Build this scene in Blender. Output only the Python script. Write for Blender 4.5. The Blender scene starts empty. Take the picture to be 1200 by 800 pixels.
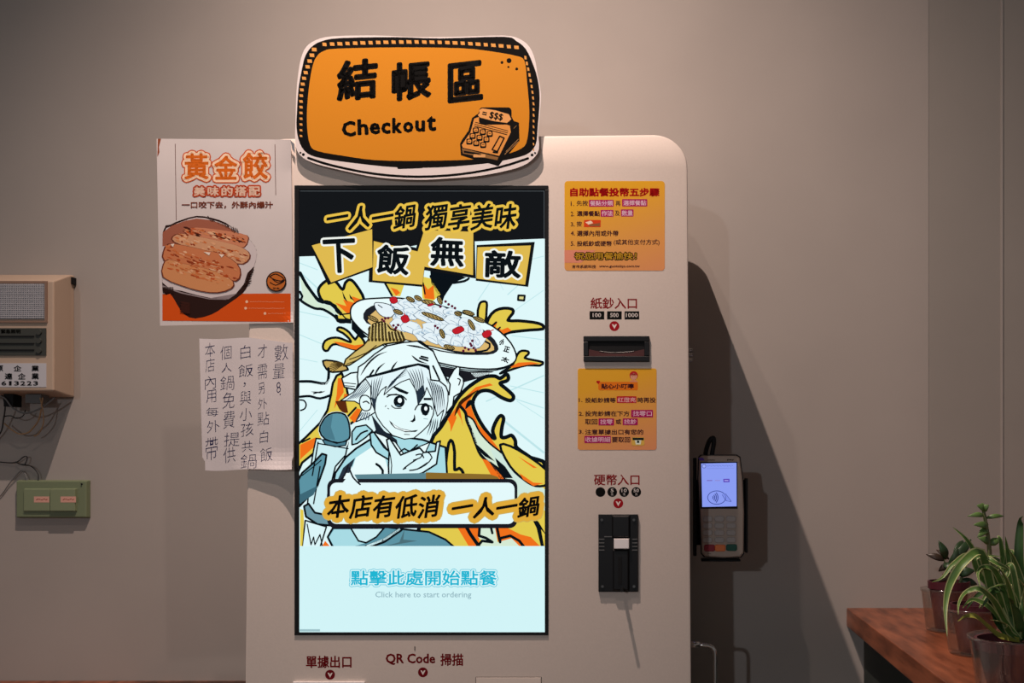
import bpy, bmesh, math, random
from mathutils import Vector, Matrix
from mathutils.geometry import tessellate_polygon
random.seed(7)
S = bpy.context.scene
COL = S.collection

# ---------------------------------------------------------------- camera
CAM = Vector((0.0, -1.951, 1.35))
FPX = 1176.5                      # focal length in pixels of a 1200 px wide frame
CX, CY = 790.0, 560.0             # principal point (view camera with shift)
cd = bpy.data.cameras.new('camera'); cam = bpy.data.objects.new('camera', cd); COL.objects.link(cam)
cam.location = CAM; cam.rotation_euler = (math.pi / 2, 0, 0)
cd.sensor_width = 36; cd.lens = FPX * 36 / 1200
cd.shift_x = (600 - CX) / 1200; cd.shift_y = (CY - 400) / 1200
cd.clip_start = 0.05
S.camera = cam
# ---------------------------------------------------------------- world, lamps, exposure
w = bpy.data.worlds.new('world'); S.world = w; w.use_nodes = True
bg = w.node_tree.nodes['Background']; bg.inputs[0].default_value = (0.93, 0.88, 0.86, 1); bg.inputs[1].default_value = 0.17
S.view_settings.view_transform = 'Standard'; S.view_settings.look = 'None'
S.view_settings.exposure = 0.0; S.view_settings.gamma = 1.0; S.view_settings.use_curve_mapping = False


def spot(name, loc, target, power, color, size, angle, blend):
    l = bpy.data.lights.new(name, 'SPOT'); l.energy = power; l.color = color; l.shadow_soft_size = size
    l.spot_size = math.radians(angle); l.spot_blend = blend
    o = bpy.data.objects.new(name, l); COL.objects.link(o); o.location = loc
    o.rotation_euler = (Vector(target) - Vector(loc)).to_track_quat('-Z', 'Y').to_euler()
    return o


spot('track_spot_steep', (-0.517, -0.85, 3.27), (-0.05, -0.47, 0.0), 190, (1.0, 0.78, 0.67), 0.008, 106, 1.0)
spot('track_spot_front', (-0.465, -1.10, 2.84), (-0.30, -0.20, 0.5), 15, (1.0, 0.82, 0.72), 0.012, 100, 1.0)
spot('far_spot', (-1.75, -7.4, 2.45), (-0.35, 0, 1.45), 165, (0.90, 0.94, 1.0), 0.05, 50, 0.8)


# ---------------------------------------------------------------- helpers
def lin(h):
    if not isinstance(h, str): return h
    h = h.lstrip('#'); c = [int(h[i:i + 2], 16) / 255 for i in (0, 2, 4)]
    return tuple(x / 12.92 if x <= 0.04045 else ((x + 0.055) / 1.055) ** 2.4 for x in c)


_M = {}


def mat(name, color, rough=0.6, metal=0.0, noise=0.0, scale=40, bump=0.0, spec=0.4, stretch=None, trans=0.0, ior=1.45, alpha=1.0, coat=0.0, col2=None):
    if name in _M: return _M[name]
    m = bpy.data.materials.new(name); m.use_nodes = True; nt = m.node_tree; p = nt.nodes['Principled BSDF']
    c = lin(color)
    p.inputs['Base Color'].default_value = (*c, 1); p.inputs['Roughness'].default_value = rough
    p.inputs['Metallic'].default_value = metal; p.inputs['Specular IOR Level'].default_value = spec
    p.inputs['Transmission Weight'].default_value = trans; p.inputs['IOR'].default_value = ior; p.inputs['Alpha'].default_value = alpha
    p.inputs['Coat Weight'].default_value = coat
    if noise or bump or col2:
        tc = nt.nodes.new('ShaderNodeTexCoord'); n = nt.nodes.new('ShaderNodeTexNoise')
        n.inputs['Scale'].default_value = scale; n.inputs['Detail'].default_value = 6
        if stretch:
            mp = nt.nodes.new('ShaderNodeMapping'); mp.inputs['Scale'].default_value = stretch
            nt.links.new(tc.outputs['Object'], mp.inputs[0]); nt.links.new(mp.outputs[0], n.inputs['Vector'])
        else:
            nt.links.new(tc.outputs['Object'], n.inputs['Vector'])
        if noise or col2:
            r = nt.nodes.new('ShaderNodeValToRGB')
            a = tuple(x * (1 - noise) for x in c); b = lin(col2) if col2 else tuple(min(1, x * (1 + noise)) for x in c)
            r.color_ramp.elements[0].color = (*a, 1); r.color_ramp.elements[1].color = (*b, 1)
            r.color_ramp.elements[0].position = 0.3; r.color_ramp.elements[1].position = 0.7
            nt.links.new(n.outputs['Fac'], r.inputs[0]); nt.links.new(r.outputs[0], p.inputs['Base Color'])
        if bump:
            b = nt.nodes.new('ShaderNodeBump'); b.inputs['Strength'].default_value = bump; b.inputs['Distance'].default_value = 0.002
            nt.links.new(n.outputs['Fac'], b.inputs['Height']); nt.links.new(b.outputs[0], p.inputs['Normal'])
    _M[name] = m
    return m


def emit(color, k=1.0):
    n = 'glow %s %.2f' % (color, k)
    if n in _M: return _M[n]
    m = bpy.data.materials.new(n); m.use_nodes = True; nt = m.node_tree; nt.nodes.clear()
    e = nt.nodes.new('ShaderNodeEmission'); o = nt.nodes.new('ShaderNodeOutputMaterial')
    e.inputs[0].default_value = (*lin(color), 1); e.inputs[1].default_value = k
    nt.links.new(e.outputs[0], o.inputs[0]); _M[n] = m
    return m


def ink(color): return mat('ink ' + color, color, 0.75, spec=0.1)


def gradient(name, c0, c1, z0, z1):
    """A printed sticker ground whose ink itself runs from one colour to another."""
    m = bpy.data.materials.new(name); m.use_nodes = True; nt = m.node_tree; p = nt.nodes['Principled BSDF']
    tc = nt.nodes.new('ShaderNodeTexCoord'); sp = nt.nodes.new('ShaderNodeSeparateXYZ'); mr = nt.nodes.new('ShaderNodeMapRange'); mx = nt.nodes.new('ShaderNodeMix')
    mx.data_type = 'RGBA'
    ad = nt.nodes.new('ShaderNodeMath'); ad.operation = 'MULTIPLY_ADD'; ad.inputs[1].default_value = -0.35
    nt.links.new(tc.outputs['Object'], sp.inputs[0]); nt.links.new(sp.outputs['X'], ad.inputs[0]); nt.links.new(sp.outputs['Z'], ad.inputs[2])
    nt.links.new(ad.outputs[0], mr.inputs['Value'])
    mr.inputs['From Min'].default_value = z0; mr.inputs['From Max'].default_value = z1
    mx.inputs['A'].default_value = (*lin(c0), 1); mx.inputs['B'].default_value = (*lin(c1), 1)
    nt.links.new(mr.outputs[0], mx.inputs['Factor']); nt.links.new(mx.outputs['Result'], p.inputs['Base Color'])
    p.inputs['Roughness'].default_value = 0.45; p.inputs['Specular IOR Level'].default_value = 0.3
    return m


def empty(name, loc, label=None, cat=None, group=None):
    o = bpy.data.objects.new(name, None); COL.objects.link(o); o.location = loc; o.empty_display_size = 0.05
    tag(o, label, cat, group); return o


def tag(o, label=None, cat=None, group=None, kind=None):
    for k, v in (('label', label), ('category', cat), ('group', group), ('kind', kind)):
        if v: o[k] = v
    return o


def worg(o):
    v = Vector(o.location)
    while o.parent: o = o.parent; v = v + Vector(o.location)
    return v


class MB:
    """Collects world-space geometry and links it as one mesh object."""
    def __init__(s): s.v = []; s.f = []; s.m = []; s.mats = []

    def mi(s, m):
        if m not in s.mats: s.mats.append(m)
        return s.mats.index(m)

    def add(s, vs, fs, m):
        b = len(s.v); i = s.mi(m); s.v += [Vector(x) for x in vs]
        for f in fs: s.f.append([b + k for k in f]); s.m.append(i)

    def build(s, name, parent=None, smooth=False, bevel=0.0, seg=2, origin=None):
        me = bpy.data.meshes.new(name)
        loc = Vector(origin) if origin is not None else (Vector((0, 0, 0)) if parent is None else worg(parent))
        me.from_pydata([tuple(v - loc) for v in s.v], [], s.f)
        for m in s.mats: me.materials.append(m)
        me.polygons.foreach_set('material_index', s.m); me.validate(); me.update()
        if smooth: me.polygons.foreach_set('use_smooth', [True] * len(me.polygons))
        o = bpy.data.objects.new(name, me); COL.objects.link(o)
        if parent is not None: o.parent = parent
        elif origin is not None: o.location = loc
        if bevel:
            b = o.modifiers.new('bevel', 'BEVEL'); b.width = bevel; b.segments = seg; b.limit_method = 'ANGLE'; b.angle_limit = 0.6
            if smooth is False:
                pass
        return o

    def box(s, a, b, m):
        x0, y0, z0 = a; x1, y1, z1 = b
        s.add([(x0, y0, z0), (x1, y0, z0), (x1, y1, z0), (x0, y1, z0), (x0, y0, z1), (x1, y0, z1), (x1, y1, z1), (x0, y1, z1)],
              [(0, 1, 5, 4), (1, 2, 6, 5), (2, 3, 7, 6), (3, 0, 4, 7), (4, 5, 6, 7), (3, 2, 1, 0)], m)

    def tube(s, pts, r, m, n=8, cap=True):
        pts = [Vector(p) for p in pts]; rs = r if isinstance(r, (list, tuple)) else [r] * len(pts)
        vs = []; fs = []; up = None
        for i, p in enumerate(pts):
            t = (pts[min(i + 1, len(pts) - 1)] - pts[max(i - 1, 0)]).normalized()
            if up is None: up = t.orthogonal().normalized()
            a = (up - t * up.dot(t)).normalized(); b = t.cross(a); up = a
            vs += [p + (a * math.cos(2 * math.pi * k / n) + b * math.sin(2 * math.pi * k / n)) * rs[i] for k in range(n)]
        for i in range(len(pts) - 1):
            for k in range(n): fs.append((i * n + k, i * n + (k + 1) % n, (i + 1) * n + (k + 1) % n, (i + 1) * n + k))
        if cap: fs.append(tuple(range(n))[::-1]); fs.append(tuple(range(len(vs) - n, len(vs))))
        s.add(vs, fs, m)

    def lathe(s, c, prof, m, n=40):
        c = Vector(c); vs = []; fs = []
        for r, z in prof: vs += [c + Vector((r * math.cos(2 * math.pi * k / n), r * math.sin(2 * math.pi * k / n), z)) for k in range(n)]
        for i in range(len(prof) - 1):
            for k in range(n): fs.append((i * n + k, i * n + (k + 1) % n, (i + 1) * n + (k + 1) % n, (i + 1) * n + k))
        s.add(vs, fs, m)

    def loft(s, loops, m, cap0=True, cap1=True):
        n = len(loops[0]); vs = [p for l in loops for p in l]; fs = []
        for i in range(len(loops) - 1):
            for k in range(n): fs.append((i * n + k, i * n + (k + 1) % n, (i + 1) * n + (k + 1) % n, (i + 1) * n + k))
        if cap0: fs.append(tuple(range(n))[::-1])
        if cap1: fs.append(tuple(range(len(vs) - n, len(vs))))
        s.add(vs, fs, m)


class Plane:
    """A real plane in the room; P(px, py, t) is the point on it (t metres in front) seen at a photograph pixel."""
    def __init__(s, y, tilt=0.0, zref=1.35, bend=None):
        s.y = y; s.n = Vector((0, -math.cos(tilt), math.sin(tilt))); s.o = Vector((0, y, zref)); s.bend = bend

    def P(s, px, py, t=0.0):
        d = Vector(((px - CX) / FPX, 1, (CY - py) / FPX))
        if s.bend: t = t + s.bend(px, py)
        o = s.o + s.n * t
        return CAM + d * ((o - CAM).dot(s.n) / d.dot(s.n))

    def box(s, mb, x0, y0, x1, y1, t0, t1, m, taper=0):
        """a box between photograph pixels; t0 back, t1 front"""
        A = [s.P(x0, y1), s.P(x1, y1), s.P(x1, y0), s.P(x0, y0)]
        k = (A[1] - A[0]).length / max(1e-6, abs(x1 - x0)) * taper
        q = [Vector((k, 0, k)), Vector((-k, 0, k)), Vector((-k, 0, -k)), Vector((k, 0, -k))]
        F = [a + s.n * t1 + q[i] for i, a in enumerate(A)]; B = [a + s.n * t0 for a in A]
        mb.add(F + B, [(0, 1, 2, 3), (7, 6, 5, 4), (1, 0, 4, 5), (2, 1, 5, 6), (3, 2, 6, 7), (0, 3, 7, 4)], m)


TH = 0.023                               # the kiosk leans back a little
KIOSK = Plane(-0.351, TH, zref=1.35 + 0.2)
LAYER = 0.00002


def smooth(pts, closed=True, n=4):
    """Catmull-Rom through the points"""
    out = []; L = len(pts)
    rng = range(L) if closed else range(L - 1)
    g = (lambda i: pts[i % L]) if closed else (lambda i: pts[min(max(i, 0), L - 1)])
    for i in rng:
        p0, p1, p2, p3 = g(i - 1), g(i), g(i + 1), g(i + 2)
        for k in range(n):
            t = k / n
            out.append(tuple(0.5 * (2 * p1[j] + (p2[j] - p0[j]) * t + (2 * p0[j] - 5 * p1[j] + 4 * p2[j] - p3[j]) * t * t + (3 * p1[j] - p0[j] - 3 * p2[j] + p3[j]) * t ** 3) for j in (0, 1)))
    if not closed: out.append(tuple(pts[-1]))
    return out


_T = {}


def glyphs(s, thin=0.0):
    if (s, thin) in _T: return _T[(s, thin)]
    cu = bpy.data.curves.new('t', 'FONT'); cu.body = s; cu.resolution_u = 2; cu.offset = -thin
    o = bpy.data.objects.new('t', cu); COL.objects.link(o)
    dg = bpy.context.evaluated_depsgraph_get(); me = bpy.data.meshes.new_from_object(o.evaluated_get(dg))
    v = [(p.co.x, p.co.y) for p in me.vertices]; f = [tuple(p.vertices) for p in me.polygons]
    bpy.data.objects.remove(o); bpy.data.curves.remove(cu); bpy.data.meshes.remove(me)
    cnt = {}
    for p in f:
        for i in range(len(p)):
            e = tuple(sorted((p[i], p[(i + 1) % len(p)]))); cnt[e] = cnt.get(e, 0) + 1
    # text meshes do not share vertices between boundary pieces reliably: weld by position for the outline
    key = {}; idx = []
    for a in v: idx.append(key.setdefault((round(a[0], 4), round(a[1], 4)), len(key)))
    cnt = {}
    pos = {}
    for i, a in enumerate(v): pos[idx[i]] = a
    for p in f:
        q = [idx[i] for i in p]
        for i in range(len(q)):
            e = tuple(sorted((q[i], q[(i + 1) % len(q)])))
            if e[0] != e[1]: cnt[e] = cnt.get(e, 0) + 1
    ed = [(pos[a], pos[b]) for (a, b), c in cnt.items() if c == 1]
    _T[(s, thin)] = (v, f, ed); return _T[(s, thin)]


class Flat:
    """Flat print on a surface, in photograph pixels mapped on the real plane. base/scale let shapes be written in crop units."""
    def __init__(s, plane, t0, mk, clip=None, grid=None):
        s.pl = plane; s.t0 = t0; s.mk = mk; s.mb = MB(); s.clip = clip; s.L = 0; s.b = (0, 0, 1.0); s.grid = grid; s.lk = 1.0

    def frame(s, bx, by, sc): s.b = (bx, by, sc); return s

    def up(s, n=1): s.L += n; return s

    def px(s, p): return (s.b[0] + p[0] / s.b[2], s.b[1] + p[1] / s.b[2])

    def _emit(s, polys, c):
        m = s.mk(c); t = s.t0 + s.L * LAYER
        for q in polys:
            qs = [q]
            if s.clip: qs = [clip_rect(q, s.clip)]
            if s.grid: qs = [r for a in qs for r in cut_grid(a, s.grid)]
            for a in qs:
                if len(a) < 3: continue
                ar = sum(a[i][0] * a[(i + 1) % len(a)][1] - a[(i + 1) % len(a)][0] * a[i][1] for i in range(len(a)))
                if abs(ar) < 1e-4: continue
                if ar > 0: a = a[::-1]
                s.mb.add([s.pl.P(x, y, t) for x, y in a], [tuple(range(len(a)))], m)

    def poly(s, pts, c, sm=0, raw=False):
        if sm: pts = smooth(pts, True, sm)
        p = pts if raw else [s.px(q) for q in pts]
        tr = tessellate_polygon([[Vector((x, y, 0)) for x, y in p]])
        s._emit([[p[i] for i in t] for t in tr], c); return s

    def shape(s, pts, fill, lw=2.0, line='#0d1116', sm=0):
        if sm: pts = smooth(pts, True, sm)
        s.poly(pts, fill); s.up(); s.line(list(pts) + [pts[0]], lw, line); s.up(); return s

    def line(s, pts, wd, c, sm=0, taper=False, raw=False):
        """wd in crop units (or a list per point)"""
        if sm: pts = smooth(pts, False, sm)
        k = 1.0 if raw else s.lk / s.b[2]
        p = [tuple(q) for q in pts] if raw else [s.px(q) for q in pts]
        n = len(p)
        if taper: W = [wd * k / 2 * max(0.12, math.sin(math.pi * (i / (n - 1)) ** 0.8)) if n > 2 else wd * k / 2 for i in range(n)]
        else: W = [wd * k / 2] * n
        out = []
        for i in range(n - 1):
            a, b = p[i], p[i + 1]; d = math.hypot(b[0] - a[0], b[1] - a[1])
            if d < 1e-6: continue
            nx, ny = -(b[1] - a[1]) / d, (b[0] - a[0]) / d
            out.append([(a[0] + nx * W[i], a[1] + ny * W[i]), (b[0] + nx * W[i + 1], b[1] + ny * W[i + 1]), (b[0] - nx * W[i + 1], b[1] - ny * W[i + 1]), (a[0] - nx * W[i], a[1] - ny * W[i])])
        if n > 2 or W[0] > 0.3:
            for i in range(0 if not taper else 1, n if not taper else n - 1):
                out.append([(p[i][0] + W[i] * math.cos(j * math.pi / 4), p[i][1] + W[i] * math.sin(j * math.pi / 4)) for j in range(8)])
        s._emit(out, c); return s

    def disc(s, cx, cy, r, c, n=18, ry=None):
        s.poly([(cx + r * math.cos(2 * math.pi * i / n), cy + (ry or r) * math.sin(2 * math.pi * i / n)) for i in range(n)], c); return s

    def rrect(s, x0, y0, x1, y1, r, c):
        s.poly(rr(x0, y0, x1, y1, r), c); return s

    def text(s, st, box, c, bold=0.0, halo=(), rot=0.0, slant=0.0, brush=0.0, thin=0.0, cs=0.0, cl=0.0):
        """fit the string's ink to box (crop units); bold and halo widths in crop units; halo = [(width, colour), ...] outermost first"""
        v, f, ed = glyphs(st, thin)
        x0, x1 = min(a[0] for a in v), max(a[0] for a in v); y0, y1 = min(a[1] for a in v), max(a[1] for a in v)
        bw = bold / 2
        X0, Y0, X1, Y1 = box[0] + bw, box[1] + bw, box[2] - bw, box[3] - bw
        cx, cy = (X0 + X1) / 2, (Y0 + Y1) / 2; cr, sr = math.cos(rot), math.sin(rot)
        hh = max(y1 - y0, 0.05); adv = (x1 + x0) / len(st)

        def T(a):
            u = (a[0] - x0) / (x1 - x0) * (X1 - X0) + X0 - cx; w_ = (y1 - a[1]) / hh * (Y1 - Y0) + Y0 - cy
            u -= slant * w_
            xc = ((math.floor(min(a[0], x1 - 1e-4) / adv) + .5) * adv - x0) / (x1 - x0) * (X1 - X0) + X0 - cx
            u, w_ = u - cl * w_, w_ - cs * (u - xc)
            w_ -= brush * u / max(1, (X1 - X0)) * (Y1 - Y0)
            return s.px((cx + u * cr - w_ * sr, cy + u * sr + w_ * cr))
        V = [T(a) for a in v]; E_ = [(T(a), T(b)) for a, b in ed]
        for wd, hc in list(halo) + ([(0, None)] if bold == 0 else [(0, None)]):
            r = (wd + bw) / s.b[2]
            if hc is None:
                if r > 0: s._emit(ribbons(E_, r, 6), c)
                s._emit([[V[i] for i in p] for p in f], c)
            else:
                s._emit(ribbons(E_, r, 8), hc); s._emit([[V[i] for i in p] for p in f], hc); s.up()
        return s

    def build(s, name, parent, label=None):
        o = s.mb.build(name, parent)
        if label: o['label'] = label
        return o


def ribbons(E_, r, k):
    out = []; seen = set()
    for a, b in E_:
        d = math.hypot(b[0] - a[0], b[1] - a[1])
        if d > 1e-6:
            nx, ny = -(b[1] - a[1]) / d * r, (b[0] - a[0]) / d * r
            out.append([(a[0] + nx, a[1] + ny), (b[0] + nx, b[1] + ny), (b[0] - nx, b[1] - ny), (a[0] - nx, a[1] - ny)])
        for q in (a, b):
            kk = (round(q[0], 2), round(q[1], 2))
            if kk in seen: continue
            seen.add(kk); out.append([(q[0] + r * math.cos(j * 2 * math.pi / k), q[1] + r * math.sin(j * 2 * math.pi / k)) for j in range(k)])
    return out


def half(p, ax, v, keep_gt):
    o = []; L = len(p)
    for i in range(L):
        a, b = p[i], p[(i + 1) % L]; da = (a[ax] - v) * (1 if keep_gt else -1); db = (b[ax] - v) * (1 if keep_gt else -1)
        if da >= 0: o.append(a)
        if (da > 0 > db) or (da < 0 < db):
            t = da / (da - db); o.append((a[0] + (b[0] - a[0]) * t, a[1] + (b[1] - a[1]) * t))
    return o


def clip_rect(p, r):
    for ax, v, g in ((0, r[0], True), (1, r[1], True), (0, r[2], False), (1, r[3], False)):
        p = half(p, ax, v, g)
        if len(p) < 3: return []
    return p


def cut_grid(p, g):
    if len(p) < 3: return []
    res = [p]
    for ax in (0, 1):
        nxt = []
        for q in res:
            lo = min(a[ax] for a in q); hi = max(a[ax] for a in q); v = math.floor(lo / g) * g + g; r = q
            while v < hi and len(r) >= 3:
                l = half(r, ax, v, False)
                if len(l) >= 3: nxt.append(l)
                r = half(r, ax, v, True); v += g
            if len(r) >= 3: nxt.append(r)
        res = nxt
    return res


def rr(x0, y0, x1, y1, r, n=6):
    pts = []
    for cx, cy, a0 in ((x1 - r, y1 - r, 0), (x0 + r, y1 - r, 90), (x0 + r, y0 + r, 180), (x1 - r, y0 + r, 270)):
        for i in range(n + 1):
            a = math.radians(a0 + 90 * i / n); pts.append((cx + r * math.cos(a), cy + r * math.sin(a)))
    return pts


# ---------------------------------------------------------------- the room
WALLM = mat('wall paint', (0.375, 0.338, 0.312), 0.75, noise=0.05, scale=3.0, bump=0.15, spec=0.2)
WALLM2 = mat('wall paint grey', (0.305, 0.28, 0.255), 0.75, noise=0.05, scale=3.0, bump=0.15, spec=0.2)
WALL = Plane(0.0)


def wall_x(px): return WALL.P(px, 560).x


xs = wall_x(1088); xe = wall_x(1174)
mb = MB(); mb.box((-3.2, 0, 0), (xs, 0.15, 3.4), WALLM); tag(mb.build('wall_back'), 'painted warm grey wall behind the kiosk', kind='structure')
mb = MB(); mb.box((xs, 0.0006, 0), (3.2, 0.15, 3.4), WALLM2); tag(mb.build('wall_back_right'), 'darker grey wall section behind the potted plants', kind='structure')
mb = MB(); mb.box((xe - 0.002, -0.0012, 0), (xe + 0.002, 0.0006, 3.4), WALLM); tag(mb.build('trim_1'), 'thin vertical cover strip on the wall', kind='structure')
FLO = mat('floor screed', (0.22, 0.19, 0.17), 0.5, noise=0.12, scale=4)
mb = MB(); mb.box((-3.2, -8.2, -0.1), (3.2, 0.15, 0), FLO); tag(mb.build('floor'), 'plain floor', kind='structure')
CEI = mat('ceiling paint', (0.30, 0.28, 0.26), 0.8)
mb = MB(); mb.box((-3.2, -8.2, 3.4), (3.2, 0.15, 3.5), CEI); tag(mb.build('ceiling'), 'plain ceiling', kind='structure')

WOOD = mat('shelf wood', '#713c24', 0.36, noise=0.35, scale=9, bump=0.2, stretch=(7.0, 1.0, 7.0), col2='#97573a')
WOODE = mat('shelf wood edge', '#4a2a1c', 0.55, noise=0.25, scale=9, stretch=(1, 6, 12))

# ---------------------------------------------------------------- kiosk
def kp(px, py, t=0.0): return KIOSK.P(px, py, t)


kioskE = empty('ordering_kiosk', (-0.33, -0.22, 0.0), 'tall beige self-service ordering kiosk with a large portrait touchscreen', 'kiosk')
KM = mat('kiosk powder coat', (0.75, 0.645, 0.58), 0.5, noise=0.02, scale=300, bump=0.04, spec=0.35)
BLK = mat('black plastic', (0.006, 0.006, 0.007), 0.4, spec=0.25)
BLKR = mat('black rough plastic', (0.008, 0.008, 0.009), 0.6, spec=0.2)
STEEL = mat('stainless steel', (0.62, 0.60, 0.58), 0.25, metal=1.0)
GREYM = mat('grey metal', (0.3, 0.29, 0.28), 0.4, metal=0.7)
zt = kp(700, 157).z
uL = kp(289, 600).x; uRt = kp(805.5, 200).x; uRb = kp(812, 800).x
zlo = 0.0


def kiosk_loop(inset, y_of, zbot, r=0.055, dx=0.0):
    pts = []
    zb0 = kp(700, 800).z
    def xr(z): return uRt + (uRb - uRt) * min(1.5, max(0, (kp(700, 200).z - z) / (kp(700, 200).z - zb0)))
    n = 10
    Z1 = zt - inset
    for i in range(n + 1):          # right top corner
        a = math.pi / 2 * i / n
        pts.append((xr(Z1) - inset - r + r * math.cos(a), Z1 - r + r * math.sin(a)))
    for i in range(n + 1):
        a = math.pi / 2 + math.pi / 2 * i / n
        pts.append((uL + inset + r + r * math.cos(a), Z1 - r + r * math.sin(a)))
    pts.append((uL + inset, zbot)); pts.append((xr(zbot) - inset, zbot))
    pts = [(x, z - (0.0075 * (uRt - x) / (uRt - uL) if z > 1.0 else 0)) for x, z in pts]
    return [Vector((x, y_of(z), z)) for x, z in pts]


def front_y(t):
    return lambda z: KIOSK.y - 0.0 + (z - KIOSK.o.z) * math.tan(TH) - t


mb = MB()
mb.loft([kiosk_loop(0.0035, front_y(0.0), 0.004, 0.052), kiosk_loop(0.0008, front_y(-0.0012), 0.001, 0.054), kiosk_loop(0, front_y(-0.004), 0, 0.055),
         kiosk_loop(0, front_y(-0.035), 0, 0.055), kiosk_loop(0.003, front_y(-0.036), 0, 0.053), kiosk_loop(0.003, front_y(-0.038), 0, 0.053), kiosk_loop(0, front_y(-0.04), 0, 0.055),
         kiosk_loop(0, lambda z: -0.072, 0, 0.055)], KM)
cab = mb.build('cabinet', kioskE)
for p in cab.data.polygons: p.use_smooth = len(p.vertices) == 4
cab.data.set_sharp_from_angle(angle=0.5) if hasattr(cab.data, 'set_sharp_from_angle') else None

# touchscreen: frame (recessed strip), glass panel with its picture
mb = MB()
x0, y0, x1, y1 = 345.5, 217.5, 642.5, 744
sx0, sy0, sx1, sy1 = 350.8, 222.5, 638.6, 740.5
for a in ((x0, y0, x1, sy0), (x0, sy1, x1, y1), (x0, sy0, sx0, sy1), (sx1, sy0, x1, sy1)):
    KIOSK.box(mb, *a, -0.004, 0.0022, BLK)
scr = mb.build('touchscreen', kioskE, bevel=0.0006); scr['label'] = 'black framed portrait touchscreen'
mb = MB(); KIOSK.box(mb, sx0, sy0, sx1, sy1, -0.004, 0.0005, BLKR)
mb.build('display_panel', scr)
CLIP = (sx0, sy0, sx1, sy1)
PALE = '#dff8fa'; CYW = '#d2f4f7'; LINE = '#0b1218'; YEL = '#e2ca4e'; ORG = '#ef701c'; TEAL = '#5c93a3'; LTEAL = '#a8dbe4'; PGRN = '#d5ead4'; WHT = '#eafcfc'; GOLD = '#dfba50'; TAN = '#c2a35a'


def mk(c): return emit(c, 1.0)


F = Flat(KIOSK, 0.0008, mk, CLIP)
F.poly([(sx0, sy0), (sx1, sy0), (sx1, sy1), (sx0, sy1)], PALE, raw=True).up()
# lower white field, black band on top
F.poly([(sx0, 640), (sx1, 640), (sx1, sy1), (sx0, sy1)], CYW, raw=True)
F.poly([(sx0, sy0), (sx1, sy0), (sx1, 279.5), (500, 285), (430, 298), (sx0, 300.5)], '#15171a', raw=True).up()
F.line([(352, 223.8), (637.6, 223.8), (637.6, 280)], 0.5, '#5d6468', raw=True)
F.poly([(351, 737), (375, 737), (375, 739.6), (351, 739.6)], '#9fc3c9', raw=True).up()
# faint speed rays
for (ax, ay, bx, by, wd) in ((351, 365, 385, 372, 1), (351, 392, 380, 404, 1), (351, 420, 372, 424, .8), (637, 398, 600, 393, 1), (637, 440, 570, 470, 1.5), (637, 460, 598, 452, 1), (637, 478, 600, 466, 1.2), (637, 490, 606, 470, .8), (637, 530, 592, 494, 2.5), (600, 366, 637, 340, .8),
                             (351, 318, 380, 345, 1.6), (351, 308, 372, 316, 1), (560, 352, 580, 322, 1), (637, 300, 622, 304, .8), (351, 505, 372, 480, .8), (595, 345, 612, 330, 1.2), (570, 300, 590, 340, .6), (351, 345, 372, 362, 1)):
    F.line([(ax, ay), (bx, by)], wd, '#bfe6ea', raw=True)
F.up()
F.clip = (sx0, sy0, sx1, 639.6); F.lk = 1.35
A_ = lambda: F.frame(340, 210, 3.871)
B_ = lambda: F.frame(340, 340, 3.635)
C1 = lambda: F.frame(345, 340, 6.665)
C2 = lambda: F.frame(490, 340, 6.665)
C3 = lambda: F.frame(345, 440, 6.665)
C4 = lambda: F.frame(490, 440, 6.665)
C5 = lambda: F.frame(345, 530, 6.665)
C6 = lambda: F.frame(490, 530, 6.665)
# --- pouring flames behind everything
C4().shape([(100, 520), (180, 400), (240, 300), (300, 190), (370, 110), (440, 55), (520, 10), (600, 4), (640, 22), (690, -12), (706, 18), (690, 42), (640, 60), (690, 105), (745, 160), (722, 195), (650, 170), (585, 130), (530, 115), (470, 132), (428, 200), (440, 270), (490, 370), (560, 465), (600, 490), (582, 430), (612, 350), (645, 312), (668, 335), (655, 400), (650, 478), (690, 480), (730, 466), (760, 510), (770, 562), (880, 640), (1010, 745), (1010, 1400), (60, 1400), (90, 800)], YEL, 22, LINE, sm=3)
F.poly([(230, 340), (330, 200), (450, 90), (560, 60), (585, 75), (500, 95), (430, 140), (350, 210), (290, 300), (300, 330), (255, 440), (250, 380)], ORG)
F.poly([(320, 230), (380, 170), (440, 130), (400, 200), (430, 290), (470, 380), (560, 480), (660, 610), (540, 530), (460, 430), (400, 330), (365, 280)], ORG)
F.poly([(300, 280), (325, 250), (352, 400), (335, 340)], ORG).up()
F.line([(285, 315), (330, 215), (400, 160), (470, 110)], 22, '#3a1d0c', sm=3, taper=True)
F.line([(330, 240), (370, 290), (380, 350), (410, 420), (450, 530), (490, 620), (560, 680), (640, 740), (700, 800)], 18, LINE, sm=3)
F.line([(430, 200), (400, 215), (370, 260)], 30, LINE, sm=3, taper=True)
F.poly([(375, 310), (430, 345), (480, 440), (560, 530), (660, 612), (720, 700), (850, 790), (1010, 900), (1010, 1010), (760, 960), (640, 720), (540, 660), (470, 580), (420, 440)], PGRN)
F.up().line([(375, 310), (430, 345), (480, 440), (560, 530), (665, 615), (720, 690), (800, 780)], 10, LINE, sm=3)
F.poly([(500, 650), (540, 660), (600, 720), (660, 790), (690, 840), (600, 840), (560, 760)], ORG)
F.poly([(560, 680), (640, 730), (700, 830), (660, 840), (600, 740)], LINE)
F.poly([(440, 520), (540, 610), (600, 670), (520, 630), (470, 580)], LINE)
F.poly([(760, 590), (850, 650), (930, 735), (850, 700)], ORG).up()
F.line([(232, 830), (215, 700), (240, 525), (268, 515), (285, 600), (285, 735), (320, 722), (352, 760), (340, 830)], 18, LINE, sm=2)
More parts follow.
